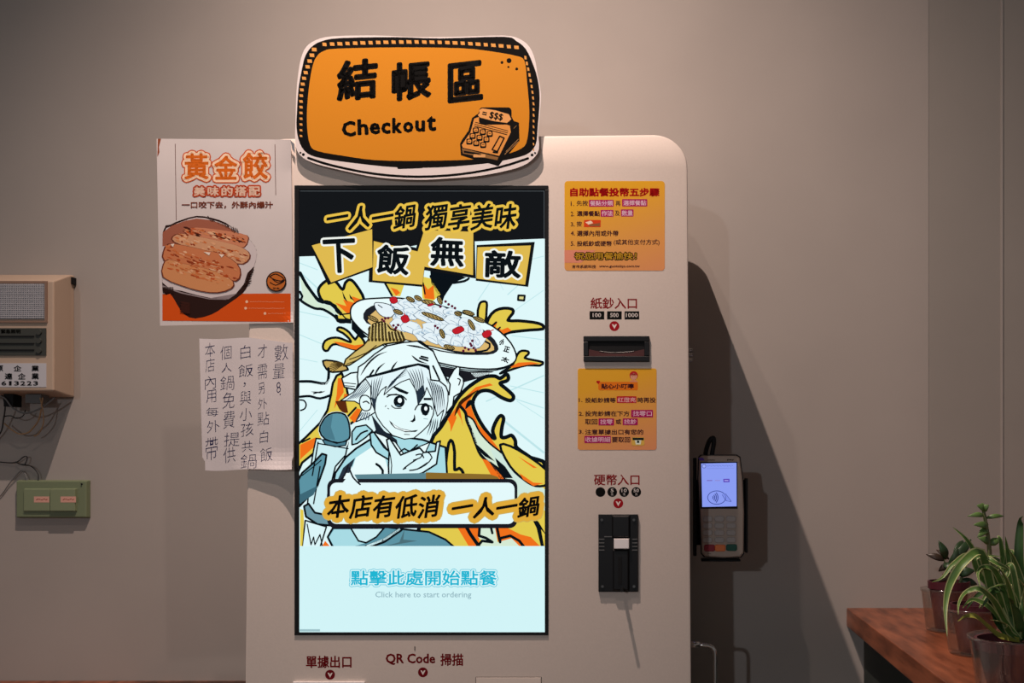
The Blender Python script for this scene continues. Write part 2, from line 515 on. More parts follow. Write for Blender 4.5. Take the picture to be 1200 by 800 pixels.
C6().poly([(560, -40), (650, 10), (740, 130), (880, 250), (1010, 300), (1010, 480), (960, 420), (760, 300), (700, 210), (600, 60)], '#cfe8dc').up()
F.shape([(640, -60), (780, -20), (1010, 145), (1010, 245), (920, 262), (830, 215), (720, 110)], YEL, 14, LINE, sm=3)
F.poly([(780, 30), (930, 120), (900, 120), (830, 70)], ORG)
F.poly([(790, 160), (900, 235), (980, 240), (900, 262), (820, 210)], ORG)
F.poly([(600, 40), (680, 110), (740, 200), (680, 200), (620, 100)], LINE).up()
# bits below the banner
F.poly([(150, 560), (1010, 560), (1010, 760), (150, 760)], YEL)
F.up().poly([(310, 590), (470, 590), (480, 740), (400, 740)], ORG)
F.poly([(600, 590), (700, 590), (800, 640), (880, 660), (960, 740), (640, 740), (620, 680)], ORG)
F.poly([(840, 560), (930, 560), (960, 700), (900, 660)], YEL)
F.up().line([(370, 570), (410, 640), (480, 740)], 20, LINE)
F.poly([(475, 590), (600, 585), (620, 700), (730, 670), (800, 740), (480, 740), (500, 690), (470, 660)], PGRN)
F.up().line([(480, 590), (475, 650), (530, 668), (580, 700), (500, 690), (455, 740)], 16, LINE)
F.line([(570, 590), (580, 630)], 14, LINE).line([(615, 580), (640, 700), (640, 670), (720, 650), (790, 690), (830, 740)], 16, LINE)
F.poly([(880, 500), (940, 540), (1010, 660), (960, 600), (985, 740), (960, 740), (925, 590)], LINE)
F.up()
# flames at the top left and behind the dish
A_().shape([(128, 510), (140, 480), (175, 455), (205, 462), (238, 500), (250, 470), (272, 455), (300, 480), (335, 545), (300, 575), (262, 640), (215, 640), (205, 575), (150, 555)], YEL, 10, LINE, sm=3)
F.poly([(205, 560), (255, 575), (240, 545), (290, 560), (280, 530), (330, 548), (262, 612)], ORG).up()
F.poly([(235, 505), (262, 560), (243, 540)], LINE).poly([(268, 520), (292, 552), (272, 540)], LINE)
A_().line([(45, 425), (75, 480), (130, 550), (180, 560), (230, 610)], 12, LINE, sm=3)
F.up().poly([(45, 440), (70, 485), (125, 560), (180, 572), (225, 620), (180, 600), (120, 590), (60, 560)], PGRN).up()
F.line([(45, 545), (62, 560), (110, 585), (150, 590), (200, 620), (215, 640)], 9, LINE, sm=3)
F.line([(45, 510), (55, 530), (48, 550)], 8, LINE).up()
C1().shape([(330, 225), (440, 230), (440, 255), (340, 246)], LINE, 8)
F.shape([(372, 188), (440, 180), (438, 232), (400, 220)], YEL, 8)
F.shape([(222, 440), (240, 395), (290, 372), (350, 372), (400, 392), (440, 405), (430, 380), (380, 335), (335, 312), (345, 290), (385, 298), (430, 330), (475, 385), (500, 350), (545, 400), (545, 470), (440, 455), (330, 420), (285, 435), (262, 470), (235, 470)], YEL, 14, sm=2)
F.poly([(300, 400), (380, 408), (470, 430), (540, 420), (530, 468), (450, 460), (360, 430)], ORG).up()
F.shape([(222, 552), (290, 550), (370, 570), (420, 620), (300, 640), (250, 615)], TAN, 11, sm=2)
F.line([(45, 712), (130, 712), (245, 728), (268, 660), (265, 610)], 16, LINE, sm=3)
C3().poly([(45, 55), (130, 62), (240, 62), (280, 20), (340, -10), (330, 60), (270, 140), (180, 172), (60, 165), (45, 150)], WHT).up()
F.line([(45, 165), (120, 160), (200, 178), (290, 150)], 14, LINE, sm=3)
F.line([(130, 125), (200, 132), (240, 120)], 9, LINE, taper=True, sm=2).line([(150, 140), (210, 125)], 7, LINE)
F.line([(45, 190), (75, 195), (92, 225), (80, 258), (48, 272)], 9, LINE, sm=3)
C3().shape([(300, 60), (330, 0), (370, -20), (400, 60), (420, 160), (560, 240), (500, 330), (380, 420), (60, 680), (0, 820), (0, 560), (90, 480), (200, 370), (258, 270), (285, 150)], YEL, 14)
F.poly([(340, 20), (378, 20), (385, 130), (345, 190), (310, 260), (330, 150)], ORG)
F.poly([(45, 540), (170, 480), (150, 560), (60, 640), (45, 660)], ORG)
F.poly([(430, 330), (490, 255), (520, 265), (470, 370)], ORG)
F.poly([(390, 140), (420, 150), (440, 190), (380, 190)], ORG).up()
F.poly([(320, 200), (400, 190), (420, 290), (380, 290), (350, 260)], '#5b2a12')
F.line([(120, 490), (60, 520)], 10, LINE).line([(420, 315), (480, 250)], 12, LINE).up()
# flame behind the tiles and right-hand flames
A_().poly([(635, 410), (740, 430), (800, 445), (740, 470), (700, 530), (690, 560), (640, 470)], LINE)
F.poly([(430, 470), (520, 470), (500, 530), (470, 530), (455, 520)], YEL)
F.poly([(595, 440), (640, 450), (685, 520), (640, 560), (600, 540)], YEL).up()
F.poly([(455, 490), (480, 528), (500, 515), (485, 500)], ORG).poly([(598, 462), (625, 500), (650, 480), (655, 545), (610, 540)], ORG).up()
F.line([(430, 470), (462, 528)], 7, LINE).line([(603, 470), (612, 520)], 5, LINE).line([(640, 440), (690, 520)], 12, LINE)
F.line([(740, 470), (790, 462), (810, 450)], 8, LINE, sm=2).up()
C2().shape([(465, 205), (478, 110), (505, 88), (535, 95), (535, 150), (522, 250)], YEL, 14, sm=2)
F.shape([(540, 300), (550, 220), (600, 160), (670, 140), (735, 148), (740, 180), (700, 235), (780, 238), (900, 250), (970, 270), (975, 302), (880, 310), (760, 322), (690, 335), (640, 370)], YEL, 18, sm=2)
F.poly([(570, 300), (620, 245), (600, 300), (630, 290), (650, 310), (700, 290), (730, 315), (650, 345), (620, 330)], ORG).up()
F.line([(560, 295), (610, 250)], 12, LINE).line([(640, 290), (600, 330)], 10, LINE).up()
F.shape([(700, 610), (740, 580), (775, 500), (810, 472), (860, 478), (860, 500), (832, 528), (900, 545), (975, 562), (950, 588), (850, 585), (750, 612), (640, 650)], YEL, 14, sm=2)
F.poly([(720, 600), (780, 565), (880, 560), (960, 572), (860, 582), (740, 605)], ORG).up()
F.shape([(783, 40), (833, 42), (828, 80), (780, 76)], '#dbd48a', 12)
# --- the serving dish
B_().shape([(258, 110), (262, 70), (300, 42), (370, 34), (470, 34), (620, 60), (820, 130), (920, 200), (962, 270), (950, 310), (880, 334), (760, 332), (640, 310), (470, 260), (330, 190), (275, 140)], WHT, 5, sm=3)
F.poly([(262, 130), (330, 200), (300, 205), (262, 165)], LINE)
F.poly([(620, 320), (760, 345), (870, 345), (820, 370), (740, 392), (640, 360)], '#1b1c22')
F.poly([(770, 352), (870, 350), (790, 372)], WHT).up()
F.poly([(312, 100), (345, 68), (420, 60), (700, 100), (840, 180), (885, 235), (880, 262), (840, 275), (740, 272), (640, 250), (500, 215), (400, 170), (325, 140)], '#202228', sm=2).up()
F.poly([(330, 130), (365, 85), (420, 75), (700, 110), (820, 190), (868, 240), (850, 262), (740, 262), (640, 245), (500, 210), (380, 165)], '#dcb871', sm=2).up()
F.line([(560, 235), (640, 258), (740, 272), (800, 272)], 4, LINE, sm=2).line([(800, 205), (850, 228), (838, 255), (790, 262)], 6, LINE, sm=2)
F.line([(275, 150), (340, 208), (480, 268), (640, 318), (760, 340), (880, 340), (945, 318)], 3.5, LINE, sm=3).up()
# pieces of fish
FW = '#e6f3f8'; FB = '#8fb2cc'
FISH = [(420, 88, 34, 22), (455, 72, 34, 20), (500, 62, 36, 22), (548, 60, 34, 22), (590, 78, 38, 22), (640, 92, 40, 24), (690, 102, 38, 22), (470, 108, 40, 26), (520, 100, 40, 24), (575, 112, 42, 26), (640, 130, 44, 26), (700, 132, 40, 26), (755, 138, 38, 26),
        (470, 148, 40, 30), (520, 160, 46, 32), (560, 190, 38, 24), (600, 165, 44, 30), (650, 172, 42, 30), (610, 205, 40, 22), (700, 175, 44, 32), (755, 178, 42, 32), (665, 215, 46, 26), (720, 218, 40, 26), (770, 222, 38, 32), (802, 205, 26, 42), (790, 165, 32, 30)]
for cx, cy, rx, ry in FISH:
    ph = random.uniform(0, 6)
    ring = [(cx + rx * (1 + .22 * math.sin(3 * a + ph)) * math.cos(a), cy + ry * (1 + .2 * math.cos(2 * a + ph)) * math.sin(a) + 0.18 * rx * math.cos(a)) for a in [i * math.pi / 5 for i in range(10)]]
    F.poly(ring, FW, sm=1); F.up(); F.lk = 1.0; F.line(ring[:7], 2.2, '#5b7690'); F.line(ring[6:], 1.4, '#8fa9bd')
    for j in range(7):
        a = ph + j * .22; x = cx + rx * .75 * math.cos(a); y = cy + ry * .75 * math.sin(a)
        F.line([(x, y), (x - (x - cx) * random.uniform(.2, .5) + 2, y - (y - cy) * random.uniform(.2, .5))], 1.7, FB)
    F.line([(cx - rx * .5, cy - ry * .2), (cx, cy + ry * .1), (cx + rx * .3, cy + ry * .6)], 1.5, '#6d8aa3', sm=2)
    F.up(); F.lk = 1.35
F.shape([(358, 58), (375, 52), (420, 60), (450, 85), (430, 115), (395, 112), (370, 90)], FW, 2.5, '#28323c', sm=2)
F.line([(375, 62), (392, 74)], 3, '#28323c').line([(430, 60), (450, 110)], 3, '#7a9ab2').up()
for i in range(50):
    x = random.uniform(470, 800); y = 60 + (x - 440) * .28 + random.uniform(-20, 90)
    F.line([(x, y), (x + random.uniform(-8, 12), y + random.uniform(4, 14))], 1.6, FB)
F.up()
# tan mushrooms
for (a, b, c_, d, n) in ((495, 30, 530, 48, 3), (530, 25, 560, 42, 2), (560, 45, 620, 58, 3), (630, 25, 645, 60, 2), (560, 95, 655, 128, 5), (700, 95, 730, 105, 3), (735, 88, 785, 104, 4), (780, 115, 830, 135, 4), (760, 125, 785, 170, 3), (640, 165, 655, 205, 3), (440, 85, 480, 100, 3), (655, 235, 700, 250, 3), (330, 110, 375, 132, 3)):
    mx_, my_ = (a + c_) / 2, (b + d) / 2; L_ = math.hypot(c_ - a, d - b) / 2; an = math.atan2(d - b, c_ - a)
    F.shape([(mx_ + L_ * math.cos(t) * math.cos(an) - 9 * math.sin(t) * math.sin(an), my_ + L_ * math.cos(t) * math.sin(an) + 9 * math.sin(t) * math.cos(an)) for t in [i * math.pi / 5 for i in range(10)]], '#a98f55', 3, '#2b2415', sm=1)
    for j in range(n):
        k = (j + 1) / (n + 1); F.line([(a + (c_ - a) * k - 3, b + (d - b) * k - 4), (a + (c_ - a) * k + 5, b + (d - b) * k + 5)], 2.4, '#2b2415')
    F.up()
# red chillies and peppercorns
RED = '#c01f2b'
for cx, cy, rx, ry in ((441, 42, 17, 15), (490, 122, 18, 17), (716, 170, 25, 15), (838, 186, 20, 16), (598, 62, 13, 5)):
    F.shape([(cx + rx * (1 + .15 * math.sin(4 * a)) * math.cos(a), cy + ry * math.sin(a) - .25 * rx * math.cos(a) * (rx > ry * 1.2)) for a in [i * math.pi / 6 for i in range(12)]], RED, 2, '#7c121c')
F.line([(486, 100), (490, 108)], 4, RED).line([(850, 175), (866, 168)], 3, RED)
for cx, cy in ((662, 48), (675, 60), (690, 68), (702, 76), (640, 70), (392, 125), (405, 120), (418, 118), (400, 132), (440, 150), (452, 158), (460, 148), (448, 165), (745, 245), (760, 252), (772, 236), (782, 246), (768, 228), (776, 215), (790, 255), (738, 258), (618, 152), (628, 160)):
    F.disc(cx, cy, 6, '#5a1530', 8)
F.up()
F.frame(490, 340, 6.665).text('小', (636, 376, 672, 432), LINE, 5, rot=.5)
F.text('正', (668, 438, 716, 484), LINE, 5, rot=.3).text('太', (650, 520, 712, 562), LINE, 5, rot=.4).up()
# bundle of mushrooms (tan) at the left of the dish
C1().shape([(580, 300), (620, 262), (680, 246), (720, 262), (750, 300), (800, 320), (855, 375), (850, 400), (700, 420), (600, 470), (500, 540), (430, 585), (385, 590), (400, 540), (470, 480), (540, 430), (590, 370)], '#cdb569', 9, '#1e1a10', sm=1)
for i in range(11):
    x = 590 + i * 24; F.line([(x, 290 - 30 * math.sin(i / 3.2)) if i < 6 else (x + 6, 330), (x - 10 + i * 4, 390)], 15, '#3a2d16', taper=False)
    F.line([(x + 9, 275 - 22 * math.sin(i / 3.2)) if i < 6 else (x + 15, 325), (x - 3 + i * 4, 375)], 7, '#e2cd86')
F.line([(430, 540), (560, 490), (640, 430)], 6, '#3a2d16', sm=2).line([(410, 575), (520, 530), (640, 445)], 5, '#3a2d16', sm=2)
F.up()
for i in range(13):
    a = 2.2 + i * .33; F.line([(385, 578), (335 + 60 * math.cos(a), 600 + 42 * math.sin(a))], 4.5, '#4b3a1c')
F.up()
# --- a young cook in a headscarf
# raised arm and pointing hand
C2().shape([(240, 690), (280, 620), (305, 596), (326, 602), (322, 660), (352, 690), (355, 730), (330, 800), (280, 830), (270, 900), (220, 960), (190, 900)], WHT, 8, sm=1)
F.line([(310, 690), (330, 700), (318, 740)], 7, LINE, sm=2).up()
# body
C3().shape([(300, 860), (320, 760), (400, 640), (480, 570), (590, 500), (640, 430), (780, 470), (1000, 500), (1180, 560), (1200, 900), (300, 900)], LTEAL, 12)
F.poly([(470, 880), (440, 760), (480, 640), (600, 560), (700, 620), (740, 760), (740, 880)], WHT)
F.poly([(330, 830), (380, 720), (475, 640), (430, 760), (450, 900), (330, 900)], '#26323e').up()
F.poly([(350, 900), (400, 760), (430, 760), (440, 900)], WHT).up()
F.line([(640, 690), (690, 740), (680, 860)], 14, LINE, sm=2)
F.shape([(590, 450), (620, 440), (700, 560), (750, 600), (745, 660), (640, 600), (600, 540)], LTEAL, 10)
# headscarf knot / hood behind
F.shape([(450, 440), (480, 400), (560, 385), (610, 430), (560, 480), (490, 530), (450, 540)], LTEAL, 9, sm=1)
F.line([(480, 500), (520, 450), (570, 430)], 10, LINE, sm=2).up()
# white cloth tails left of the head
C3().shape([(370, 20), (440, -20), (520, -30), (500, 60), (480, 110), (390, 90)], WHT, 9)
F.line([(390, 55), (480, 65)], 5, LINE).line([(390, 78), (470, 85)], 5, LINE).up()
# neck shade
F.poly([(600, 300), (700, 430), (800, 500), (820, 600), (700, 560), (640, 440)], '#1d2631').up()
F.shape([(620, 440), (700, 470), (790, 520), (860, 620), (960, 560), (1060, 520), (1000, 650), (760, 620)], WHT, 7)
# hair at the back, ear
F.shape([(360, 195), (460, 130), (520, 60), (600, -20), (700, -60), (720, 120), (640, 280), (560, 330), (480, 360), (510, 300), (540, 240), (470, 200)], WHT, 7)
for i in range(6):
    F.line([(385 + i * 22, 196 - i * 3), (455 + i * 22, 152 - i * 8), (560 + i * 15, 10)], 5, '#3c5166', sm=2, taper=True)
for i in range(5):
    F.line([(490 + i * 22, 345), (530 + i * 14, 290)], 6, '#3c5166')
F.up()
# face
C7 = lambda: F.frame(420, 400, 8.0)
C7().shape([(150, 640), (130, 520), (150, 420), (260, 320), (450, 260), (600, 300), (700, 420), (720, 560), (700, 690), (660, 780), (600, 840), (520, 905), (430, 915), (320, 880), (230, 790), (175, 710)], '#e6fbfc', 8, sm=1)
F.shape([(10, 560), (30, 512), (75, 505), (115, 540), (120, 600), (105, 640), (60, 650), (22, 620)], '#e6fbfc', 8, sm=2)
F.line([(45, 570), (75, 560), (100, 580)], 9, LINE, sm=2).up()
# hair
F.shape([(60, 340), (200, 290), (330, 250), (470, 220), (600, 210), (700, 300), (770, 380), (840, 420), (840, 560), (820, 680), (760, 790), (800, 640), (740, 700), (700, 560), (640, 430), (620, 500), (560, 590), (545, 470), (480, 350), (400, 380), (320, 430), (240, 500), (262, 420), (210, 460), (160, 540), (155, 650), (118, 560), (115, 420)], '#e4f7fb', 7)
for i in range(5):
    F.line([(128 + i * 26, 350 - i * 8), (122 + i * 16, 460), (150, 635)], 7, '#2c3a48', sm=2, taper=True)
for i in range(5):
    F.line([(256 + i * 15, 474 - i * 16), (320 + i * 20, 372 - i * 18), (446 + i * 6, 312 - i * 20)], 7, '#24313e', sm=2, taper=True)
for i in range(6):
    F.line([(450 + i * 27, 262 - i * 3), (515 + i * 19, 380), (562 + i * 4, 575 - i * 10)], 7, '#24313e', sm=2, taper=True)
for i in range(7):
    F.line([(640 + i * 22, 330 + i * 14), (690 + i * 17, 470), (710 + i * 17, 690 - i * 8)], 8, '#24313e', sm=2, taper=True)
F.poly([(545, 470), (610, 400), (625, 480), (560, 590)], '#24313e').poly([(118, 520), (160, 540), (152, 650)], '#24313e').up()
for i in range(4):
    F.line([(690 + i * 18, 720), (670 + i * 22, 800), (640 + i * 24, 880)], 8, '#24313e', sm=2, taper=True)
F.up()
# headscarf
F.shape([(-10, 330), (0, 240), (60, 200), (150, 120), (270, 40), (420, 10), (580, -5), (640, 40), (700, 90), (740, 180), (800, 300), (860, 400), (850, 500), (820, 420), (760, 370), (680, 360), (660, 230), (560, 210), (430, 235), (330, 262), (200, 300), (80, 330), (0, 410)], '#e9fcfd', 10)
F.poly([(80, 325), (200, 300), (330, 262), (430, 235), (560, 205), (660, 225), (670, 260), (560, 225), (400, 262), (330, 285), (200, 318), (80, 345)], LINE)
for q in (((20, 320), (90, 210), (180, 130), (270, 95)), ((150, 320), (190, 250), (250, 200)), ((300, 280), (330, 230), (365, 185)), ((500, 130), (560, 180), (650, 210)), ((450, 35), (560, 50), (660, 80)), ((560, 0), (700, 90)), ((575, 155), (650, 180)), ((590, 140), (650, 155)), ((100, 330), (140, 270)), ((700, 230), (760, 360)), ((740, 180), (800, 300), (840, 400))):
    F.line(q, 13, LINE, sm=3, taper=len(q) > 2)
F.up()
# face features
F.poly([(318, 425), (340, 420), (475, 478), (455, 496), (380, 470)], LINE).poly([(612, 528), (680, 528), (686, 550), (612, 550)], LINE)
F.line([(268, 520), (310, 500), (400, 505), (450, 545)], 9, LINE, sm=3).line([(272, 500), (360, 492)], 6, LINE)
F.disc(382, 562, 52, LINE, 22, 56).disc(626, 632, 42, LINE, 22, 56).up()
F.disc(388, 552, 20, '#f4ffff', 14, 24).disc(632, 628, 15, '#f4ffff', 14, 20).disc(372, 600, 22, '#44606f', 10, 8)
F.line([(310, 600), (340, 625), (400, 625)], 7, LINE, sm=2).line([(530, 640), (560, 595), (620, 588), (680, 610), (690, 635)], 9, LINE, sm=3)
F.line([(600, 680), (630, 692), (650, 680)], 6, LINE).line([(612, 722), (650, 728)], 4, '#7fa3b0')
F.line([(250, 610), (262, 600)], 5, LINE).line([(275, 625), (285, 632)], 5, LINE)
F.poly([(480, 745), (505, 738), (520, 715), (522, 680), (532, 700), (535, 740), (510, 758)], LINE)
C7().poly([(288, 738), (330, 775), (400, 815), (500, 836), (560, 828), (520, 850), (540, 846), (440, 850), (340, 810), (305, 775)], LINE).up()
F.poly([(315, 768), (400, 820), (500, 842), (430, 840), (345, 805)], '#f4ffff').line([(430, 870), (480, 872)], 5, LINE).up()
# chin hand
C3().shape([(720, 500), (745, 490), (790, 560), (830, 620), (900, 590), (980, 565), (1010, 600), (1100, 590), (1110, 520), (1140, 510), (1120, 620), (1110, 690), (1000, 760), (900, 790), (860, 860), (740, 860), (735, 700), (740, 600)], '#dcf6f9', 10, sm=1)
F.line([(860, 720), (900, 690), (960, 650)], 8, LINE).line([(900, 740), (960, 730), (1040, 680)], 8, LINE, sm=2).line([(950, 620), (990, 612), (1010, 640)], 8, LINE, sm=2).line([(850, 730), (870, 722)], 8, LINE)
F.line([(820, 600), (860, 570), (900, 590), (960, 540)], 9, LINE, sm=2)
F.line([(1005, 600), (985, 640), (930, 660)], 7, LINE, sm=2).line([(1040, 595), (1075, 640), (1020, 700), (960, 730)], 7, LINE, sm=2).line([(745, 600), (760, 700), (750, 800)], 6, LINE, sm=2).up()
# soup ladle-like grey handle at the left
C5().shape([(100, 430), (130, 100), (150, -20), (170, -110), (420, -80), (400, 20), (320, 110), (290, 230), (260, 330), (260, 500), (100, 470)], '#cdeef2', 9)
F.shape([(30, 215), (60, 160), (150, 80), (215, 10), (250, 20), (240, 90), (180, 260), (150, 300), (40, 420)], TEAL, 12, sm=1)
F.line([(60, 180), (150, 110), (210, 60)], 6, LINE).line([(200, 110), (180, 230), (150, 400)], 8, LINE, sm=2).up()
F.poly([(40, 330), (180, 260), (150, 330), (40, 400)], '#3d6877').up()
F.shape([(75, 420), (110, 400), (160, 470), (260, 490), (280, 570), (180, 560), (90, 500)], '#6f98a5', 12)
F.shape([(60, 740), (85, 530), (180, 560), (250, 580), (200, 740)], '#dcf6f9', 9)
F.line([(100, 560), (130, 720), (150, 660), (160, 720), (200, 640), (220, 740)], 7, LINE)
F.poly([(45, 440), (70, 450), (75, 540), (60, 740), (45, 740)], YEL).poly([(215, 735), (240, 690), (280, 735)], ORG).up()
F.shape([(260, 660), (300, 590), (480, 590), (700, 580), (860, 600), (1050, 620), (1180, 680), (1250, 740), (300, 740)], TEAL, 12)
F.poly([(270, 660), (310, 600), (440, 600), (500, 690), (560, 705), (440, 740), (310, 735)], LTEAL).up()
F.shape([(440, 590), (700, 590), (640, 660), (560, 705), (500, 690)], '#cdeef2', 10)
F.line([(560, 740), (700, 690), (830, 600)], 26, LINE).line([(570, 730), (700, 680), (820, 600)], 12, '#cdeef2')
F.poly([(860, 600), (820, 700), (700, 735), (960, 690), (850, 680)], '#4c6f78').up()
# ladle knob
C3().shape([(190, 430), (210, 360), (260, 300), (330, 282), (400, 300), (432, 370), (440, 470), (420, 500), (410, 545), (330, 560), (250, 540), (220, 500)], '#e6fbfc', 5, '#e6fbfc', sm=2)
F.shape([(196, 430), (216, 362), (265, 305), (332, 288), (395, 305), (426, 370), (434, 470), (410, 505), (340, 525), (240, 495)], TEAL, 10, sm=2)
F.poly([(203, 430), (222, 365), (262, 318), (300, 300), (285, 400), (320, 505), (240, 488)], '#4a7a8a', sm=1).up()
F.shape([(218, 500), (240, 500), (330, 528), (410, 510), (400, 545), (320, 556), (240, 536)], '#4a7a8a', 7)
F.line([(185, 520), (165, 640), (140, 780)], 8, LINE).line([(190, 530), (420, 570)], 7, LINE).up()
# dark strip over the banner
C5().poly([(470, 172), (1030, 160), (1030, 215), (470, 215)], '#5d8590')
C6().up().poly([(60, 155), (560, 170), (620, 190), (640, 215), (60, 215)], '#8a6a2c')
F.up().poly([(60, 205), (100, 195), (200, 190), (300, 190), (330, 215)], '#8a6a2c').up()
F.build('picture_print', scr, 'drawing of a young cook in a headscarf carrying a fish platter among flames')
art_top = F.L
# --- titles
G = Flat(KIOSK, 0.0008 + (art_top + 2) * LAYER, mk, CLIP)
G.frame(340, 210, 3.871)
for q in ([(88, 296), (370, 236), (374, 408), (172, 480)], [(364, 262), (620, 322), (600, 488), (356, 466)], [(594, 232), (836, 230), (842, 450), (546, 402)], [(846, 298), (1110, 284), (1080, 488), (842, 460)]):
    G.poly(q, '#121417')
G.up()
for q in ([(98, 300), (372, 226), (374, 398), (186, 468)], [(379, 280), (616, 336), (600, 478), (374, 458)], [(608, 230), (831, 238), (830, 434), (560, 388)], [(850, 308), (1092, 300), (1066, 478), (845, 450)]):
    G.poly(q, GOLD)
G.up()
G.build('title_tile', scr, 'four tilted gold squares behind the big title characters')
G2 = Flat(KIOSK, 0.0008 + (art_top + 5) * LAYER, mk, CLIP)
G2.frame(340, 210, 3.871)
for s_, bx_, ro in (('下', (150, 270, 298, 425), -.05), ('飯', (392, 298, 542, 432), .08), ('無', (636, 262, 790, 396), .04), ('敵', (882, 322, 1048, 448), .03)):
    G2.text(s_, bx_, '#0c1216', 9, [(9, '#f2f6ef')], rot=ro)
    G2.L -= 1
G2.up()
G2.text('一人一鍋', (165, 118, 570, 225), '#0c1114', 5, [(12, '#e9c14a')], brush=.05, cs=.16, cl=.12); G2.L -= 1
G2.text('獨享美味', (612, 112, 1028, 228), '#0c1114', 5, [(12, '#e9c14a')], cs=.14, cl=.12)
G2.build('title_lettering', scr, 'black brush style title characters with pale and yellow outlines')
G3 = Flat(KIOSK, 0.0008 + (art_top + 2) * LAYER, mk, CLIP)
G3.frame(340, 540, 3.635)
G3.poly(rr(158, 76, 968, 286, 34), '#1a1a22').up().poly(rr(170, 92, 956, 268, 28), '#e4f9fb').up()
G3.poly([(222, 95), (250, 60), (262, 22), (275, 60), (296, 98), (260, 100)], '#e4f9fb').up()
G3.line([(208, 88), (232, 60), (247, 18)], 7, '#1a1a22', sm=2).line([(252, 30), (268, 70), (298, 100)], 7, '#1a1a22', sm=2)
G3.build('banner', scr, 'white rounded caption banner with dark border')
G4 = Flat(KIOSK, 0.0008 + (art_top + 7) * LAYER, mk, CLIP)
G4.frame(340, 540, 3.635)
G4.text('本店有低消', (160, 145, 636, 243), '#0c0a0a', 5, [(22, '#cfae58'), (18, '#e0aa3a')], cs=.14, cl=.14); G4.L -= 2
G4.text('一人一鍋', (688, 152, 1062, 240), '#0c0a0a', 5, [(22, '#cfae58'), (18, '#e0aa3a')], brush=.03, cs=.16, cl=.14)
G4.build('banner_lettering', scr, 'black caption characters outlined in gold')
G5 = Flat(KIOSK, 0.0008 + (art_top + 2) * LAYER, mk, CLIP)
G5.frame(340, 540, 3.635)
G5.text('點擊此處開始點餐', (258, 466, 880, 530), '#1fb6d3', 2.6, [(8, '#35bcd6'), (5.5, '#d9f7fa')])
G5.text('Click here to start ordering', (363, 556, 772, 588), '#93b6c0', 0.6)
G5.build('prompt_lettering', scr, 'cyan start prompt with small grey English line')

# ---------------------------------------------------------------- printed labels on the kiosk front
DR = '#7a1218'
KF = 0.00008
F = Flat(KIOSK, KF, ink)
F.text('紙鈔入口', (692, 348.5, 746.5, 362), '#8e1a1f', 0.5)
F.text('硬幣入口', (696, 555.5, 749.5, 568.5), '#8e1a1f', 0.5)
F.text('單據出口', (358.5, 768, 412, 782.5), DR, 0.7)
F.text('QR Code', (452, 765.5, 510, 779), DR, 0.9)
F.text('掃描', (516, 765.5, 543, 780), DR, 0.7)
F.build('lettering', kioskE, 'dark red printed slot captions')
for (x, y, r) in ((720, 382, 5.8), (724.5, 589.5, 5.8), (386.8, 790.3, 5.8), (495.6, 787.5, 5.8)):
    F = Flat(KIOSK, KF, ink); F.disc(x, y, r, '#9c1520' if y < 700 else '#6d0f18', 24).up()
    F.poly([(x - 3, y - 2.2), (x - 1.2, y - 2.2), (x, y), (x + 1.2, y - 2.2), (x + 3, y - 2.2), (x, y + 3.4)], '#e8dcd6')
    F.build('arrow_mark', kioskE, 'round red mark with white down arrow')
for s_, x in (('100', 699.5), ('500', 720), ('1000', 740.5)):
    F = Flat(KIOSK, KF, ink); F.poly([(x - 8.6, 364.6), (x + 8.6, 364.6), (x + 8.6, 374.2), (x - 8.6, 374.2)], '#0e0e0e').up()
    F.text(s_, (x - (5 if len(s_) == 3 else 7), 366.6, x + (5 if len(s_) == 3 else 7), 371.6), '#d8d0cc', 0.25); F.build('note_mark', kioskE, 'black rectangle with white %s' % s_)
for s_, x in (('', 703.6), ('5', 717.4), ('10', 731.4), ('50', 745.6)):
    F = Flat(KIOSK, KF, ink); F.disc(x, 576.3, 5.7, '#0e0e0e', 24).up()
    if s_: F.text(s_, (x - 1.4 * len(s_) - .4, 572.4, x + 1.4 * len(s_) + .4, 576.6), '#d8d0cc', 0.3).text('元', (x - 1.4, 577.6, x + 1.4, 580.4), '#d8d0cc', 0.2)
    F.build('coin_mark', kioskE, ('black disc with white %s' % s_) if s_ else 'plain black disc')

# stickers
def sticker_plate(x0, y0, x1, y1, r, m, name):
    mb = MB(); pts = rr(x0, y0, x1, y1, r)
    mb.loft([[KIOSK.P(x, y, 0.0003) for x, y in pts][::-1], [KIOSK.P(x, y, 0.0) for x, y in pts][::-1]], m)
    return mb


g1 = gradient('sticker ink 1', '#d88a66', '#e0a410', kp(0, 330).z - kioskE.location.z - .13, kp(0, 215).z - kioskE.location.z - .10)
st = sticker_plate(661.5, 212, 779, 317, 4, g1, '').build('sticker', kioskE); st['label'] = 'yellow and peach sticker with five ordering steps'
F = Flat(KIOSK, 0.00036, ink).frame(655, 205, 6.954)
TX = '#4a1f2a'; MG = '#a8145e'
F.poly([(45, 612), (300, 612), (180, 715), (45, 715)], '#dd8d74').up()
F.text('自助點餐投幣五步驟', (90, 104, 820, 176), '#c01414', 7)
F.text('1.', (96, 214, 124, 252), TX, 1.5).text('先按', (144, 208, 236, 252), TX, 1.5).text('再', (462, 212, 502, 252), TX, 1.5)
F.rrect(244, 202, 446, 258, 6, MG).rrect(515, 196, 720, 256, 6, MG).rrect(340, 284, 444, 340, 6, MG).rrect(505, 280, 608, 338, 6, MG).up()
F.text('餐點分類', (252, 210, 440, 250), '#f0c8dc', 2).text('選擇餐點', (524, 206, 712, 248), '#f0c8dc', 2)
F.text('2.', (96, 298, 126, 336), TX, 1.5).text('選擇餐點', (146, 292, 334, 336), TX, 2.5).text('作法', (348, 290, 438, 334), '#f0c8dc', 2).text('及', (456, 290, 496, 332), TX, 1.5).text('數量', (512, 288, 602, 332), '#f0c8dc', 2)
